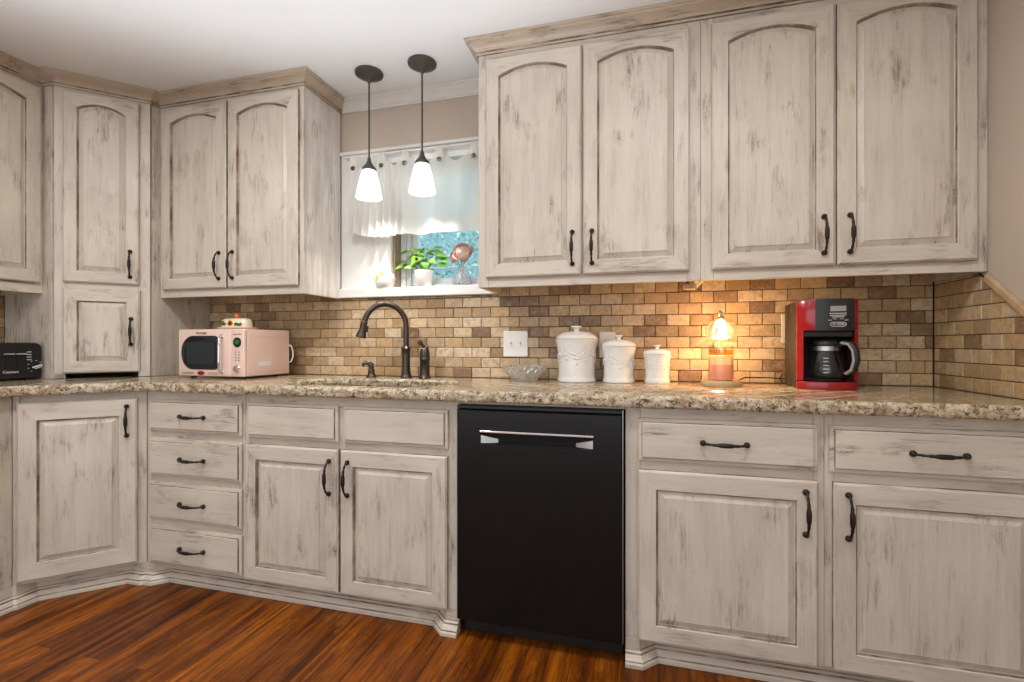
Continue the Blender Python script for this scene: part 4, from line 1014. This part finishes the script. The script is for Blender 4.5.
for j in range(NZ+1):
    t=j/NZ; row=[]
    for i in range(NX+1):
        s=i/NX; x=cx0+(cx1-cx0)*s
        fl=max(0,min(1,(-1.30-x)/.17)); zb=z_hem+.022*fl*math.sin((x+1.5)*30)+.004*math.sin(x*31)+.015*fl
        tz=topz(x); z=tz+(zb-tz)*t
        xx=x-.045*t*fl**1.5
        row.append((xx+1.0,fold(x,t)+ (0.0),z-ROZ))
    L.append(row)
b=MB(); b.loops(L[:22],0,False); cl=b.build('panel',M_VOILE,r,smooth=80,recalc=False)
b=MB(); b.loops([[(p[0],p[1]-.0008,p[2]) for p in row] for row in L[21:]],0,False); b.build('hem',[fabric() if False else M_VOILE],r,smooth=80,recalc=False)
b=MB(); b.loops([[(p[0],p[1]+.0022,p[2]) for p in row] for row in L[21:]],0,False); hm=b.build('hem_lining',M_VOILE,r,smooth=80,recalc=False)
for q in tabs:
    b=MB(); rows=[]
    for (z,w,y) in ((2.006,.027,-.010),(2.030,.021,-.011),(2.055,.017,-.0095),(2.069,.016,-.004),(2.071,.016,.002),(2.062,.016,.0095),(2.035,.018,.0095),(2.010,.020,.008)):
        rows.append([(q+1.0-w+2*w*k/8,y+.002*math.sin(k*1.6),z-ROZ) for k in range(9)])
    b.loops(rows,0,False); b.build('tab',M_VOILE,r,smooth=80,recalc=False)
    b=MB(); b.lathe([(.0001,.005),(.0105,.004),(.0122,0),(.0001,-.001)],14,(0,0,0),0,Matrix.Translation((q+1.0,-.0135,1.997-ROZ))@Matrix.Rotation(PI/2,4,'X')); b.build('button',M_FAUCET,r,smooth=40)

# ================================================================== PENDANTS
def pendant(label,x,y):
    r=thing('pendant_light',label,'pendant light',(x,y,ZC),0,'bronze pendant lights over the sink')
    b=MB(); b.lathe([(.0001,-.0005),(.066,-.0005),(.0675,-.004),(.066,-.012),(.058,-.017),(.054,-.018),(.040,-.026),(.020,-.036),(.010,-.043),(.0065,-.052),(.0001,-.053)],40); b.build('canopy',M_BRONZE,r,smooth=35)
    b=MB(); b.tube([(0,0,-.050),(0,0,-.420)],.0042,10); b.build('rod',M_BRONZE,r,smooth=50)
    b=MB(); b.lathe([(.0055,-.412),(.0085,-.418),(.010,-.430),(.017,-.446),(.029,-.460),(.0345,-.468),(.0345,-.4765),(.033,-.4775),(.0001,-.4745)],28); b.build('cap',M_BRONZE,r,smooth=35)
    b=MB(); b.lathe([(.0325,-.4780),(.0365,-.490),(.0450,-.522),(.0540,-.562),(.0615,-.598),(.0632,-.607),(.0618,-.608),(.0600,-.598),(.0525,-.562),(.0435,-.522),(.0350,-.490),(.0310,-.4785)],36,(0,0,0),0,None,None,False); b.build('shade',M_SHADE,r,smooth=40)
    b=MB(); b.lathe([(.012,-.478),(.013,-.484),(.017,-.490),(.016,-.497),(.010,-.502),(.0001,-.504)],20); b.build('bulb',M_BULB,r,smooth=60)
    l=bpy.data.lights.new('pendant_lamp','POINT'); l.energy=PEND_W; l.color=(1,.96,.91); l.shadow_soft_size=.02
    o=bpy.data.objects.new('pendant_lamp',l); COL.objects.link(o); o.location=(x,y,ZC-.526)
PEND_W=14
pendant('left bronze pendant light with a white glass shade, nearer the microwave',-1.277,-.225)
pendant('right bronze pendant light with a white glass shade, over the faucet',-.992,-.235)

# ================================================================== OUTSIDE
gb=MB(); gb.box(-8,6,.30,9,-.12,-.02); o=gb.build('ground_outside',simple('garden_lawn',(.12,.20,.08),.9)); struct(o)
def teal_leaf():
    m,nt,bb,out=newmat('blue_green_foliage'); g=N(nt,'ShaderNodeNewGeometry')
    nt.links.new(ramp_out(nt,g.outputs['Random Per Island'],[(0,(.20,.38,.41)),(.35,(.30,.50,.54)),(.70,(.38,.59,.62)),(.88,(.50,.69,.72)),(.92,(.90,.96,.97)),(1,(.95,.98,.98))]),bb.inputs['Base Color']); bb.inputs['Roughness'].default_value=.5; return m  # sky gaps and sparkle are coloured in as near-white leaves
hr=random.Random(9)
r=thing('hedge','tall blue-green leafy hedge outside the window','hedge',(-1.7,1.9,-.02))
b=MB()
for k in range(13000):
    x=hr.uniform(-1.6,1.8); z=hr.uniform(.7,2.9); y=-.25+hr.uniform(-.28,.25)+.10*math.sin(x*4)+.08*math.sin(z*5)
    s=hr.uniform(.008,.026); u=Vector((hr.gauss(0,1),hr.gauss(0,.5),hr.gauss(0,1))).normalized(); v=u.cross(Vector((hr.gauss(0,.4),-1,hr.gauss(0,.4)))).normalized()
    c=Vector((x,y,z)); b.add([c-u*s,c-v*s*.5,c+u*s,c+v*s*.5],[(0,1,2,3)])
b.build('foliage',teal_leaf(),r,recalc=False)
b=MB(); b.box(-2.65,2.25,-.02,.24,.0,3.0,0,.04); b.build('inner_growth',simple('dense_inner_growth',(.36,.58,.62),.9),r)
r=thing('wire_fence','pale two-wire garden fence in front of the hedge outside the window','fence',(-1.5,.95,-.02))
for x in (-2.6,2.4): b=MB(); b.box(x-.03,x+.03,-.03,.03,0,1.9,0,.005); b.build('post',M_JAMB,r)
for z in (1.66,1.33): b=MB(); b.tube([(-2.6,-.032,z),(-.5,-.032,z-.01),(2.4,-.032,z+.01)],.004,6); b.build('wire',M_PLATE,r)

# ================================================================== LIGHT
def can(x,y,w,col=(1,.965,.92),size=.16):
    l=bpy.data.lights.new('ceiling_downlight','AREA'); l.shape='DISK'; l.size=size; l.energy=w; l.color=col
    o=bpy.data.objects.new('ceiling_downlight',l); COL.objects.link(o); o.location=(x,y,ZC-.004)
CAN_W=13
for x,y,k in ((-1.54,-1.42,1.2),(.22,-1.42,.85),(-1.54,-3.1,.3),(.28,-3.1,.2)): can(x,y,CAN_W*k)
l=bpy.data.lights.new('ceiling_fill','SPOT'); l.energy=205; l.color=(.91,.955,1); l.spot_size=R(96); l.spot_blend=.40; l.shadow_soft_size=.05  # upward fill spot, added out of view to brighten the ceiling
o=bpy.data.objects.new('ceiling_fill',l); COL.objects.link(o); o.location=(-.85,-2.1,.35); o.rotation_euler=(PI,0,0)
l=bpy.data.lights.new('candle_lamp_bulb','POINT'); l.energy=6; l.color=(1,.60,.25); l.shadow_soft_size=.018
o=bpy.data.objects.new('candle_lamp_bulb',l); COL.objects.link(o); o.location=(LX,LY-.0,CT+.200)
w=bpy.data.worlds.new('sky'); sc.world=w; w.use_nodes=True
bg=w.node_tree.nodes['Background']; bg.inputs[0].default_value=(.93,.97,1,1); bg.inputs[1].default_value=1.8
l=bpy.data.lights.new('sun','SUN'); l.energy=2.0; l.angle=.02; l.color=(1,.97,.92)
o=bpy.data.objects.new('sun',l); COL.objects.link(o); o.rotation_euler=(R(42),0,R(-24))

# ================================================================== CAMERA
cam=bpy.data.cameras.new('camera'); co=bpy.data.objects.new('camera',cam); COL.objects.link(co)
co.location=(0,-2.295,1.0847); co.rotation_euler=(PI/2,0,.264)
cam.sensor_width=36; cam.lens=480.9/1024*36; cam.shift_y=(343.9-341)/1024; cam.clip_start=.02
sc.camera=co
sc.view_settings.view_transform='Standard'; sc.view_settings.look='None'; sc.view_settings.gamma=1; sc.view_settings.exposure=0.0
try: sc.view_settings.use_curve_mapping=False
except Exception: pass
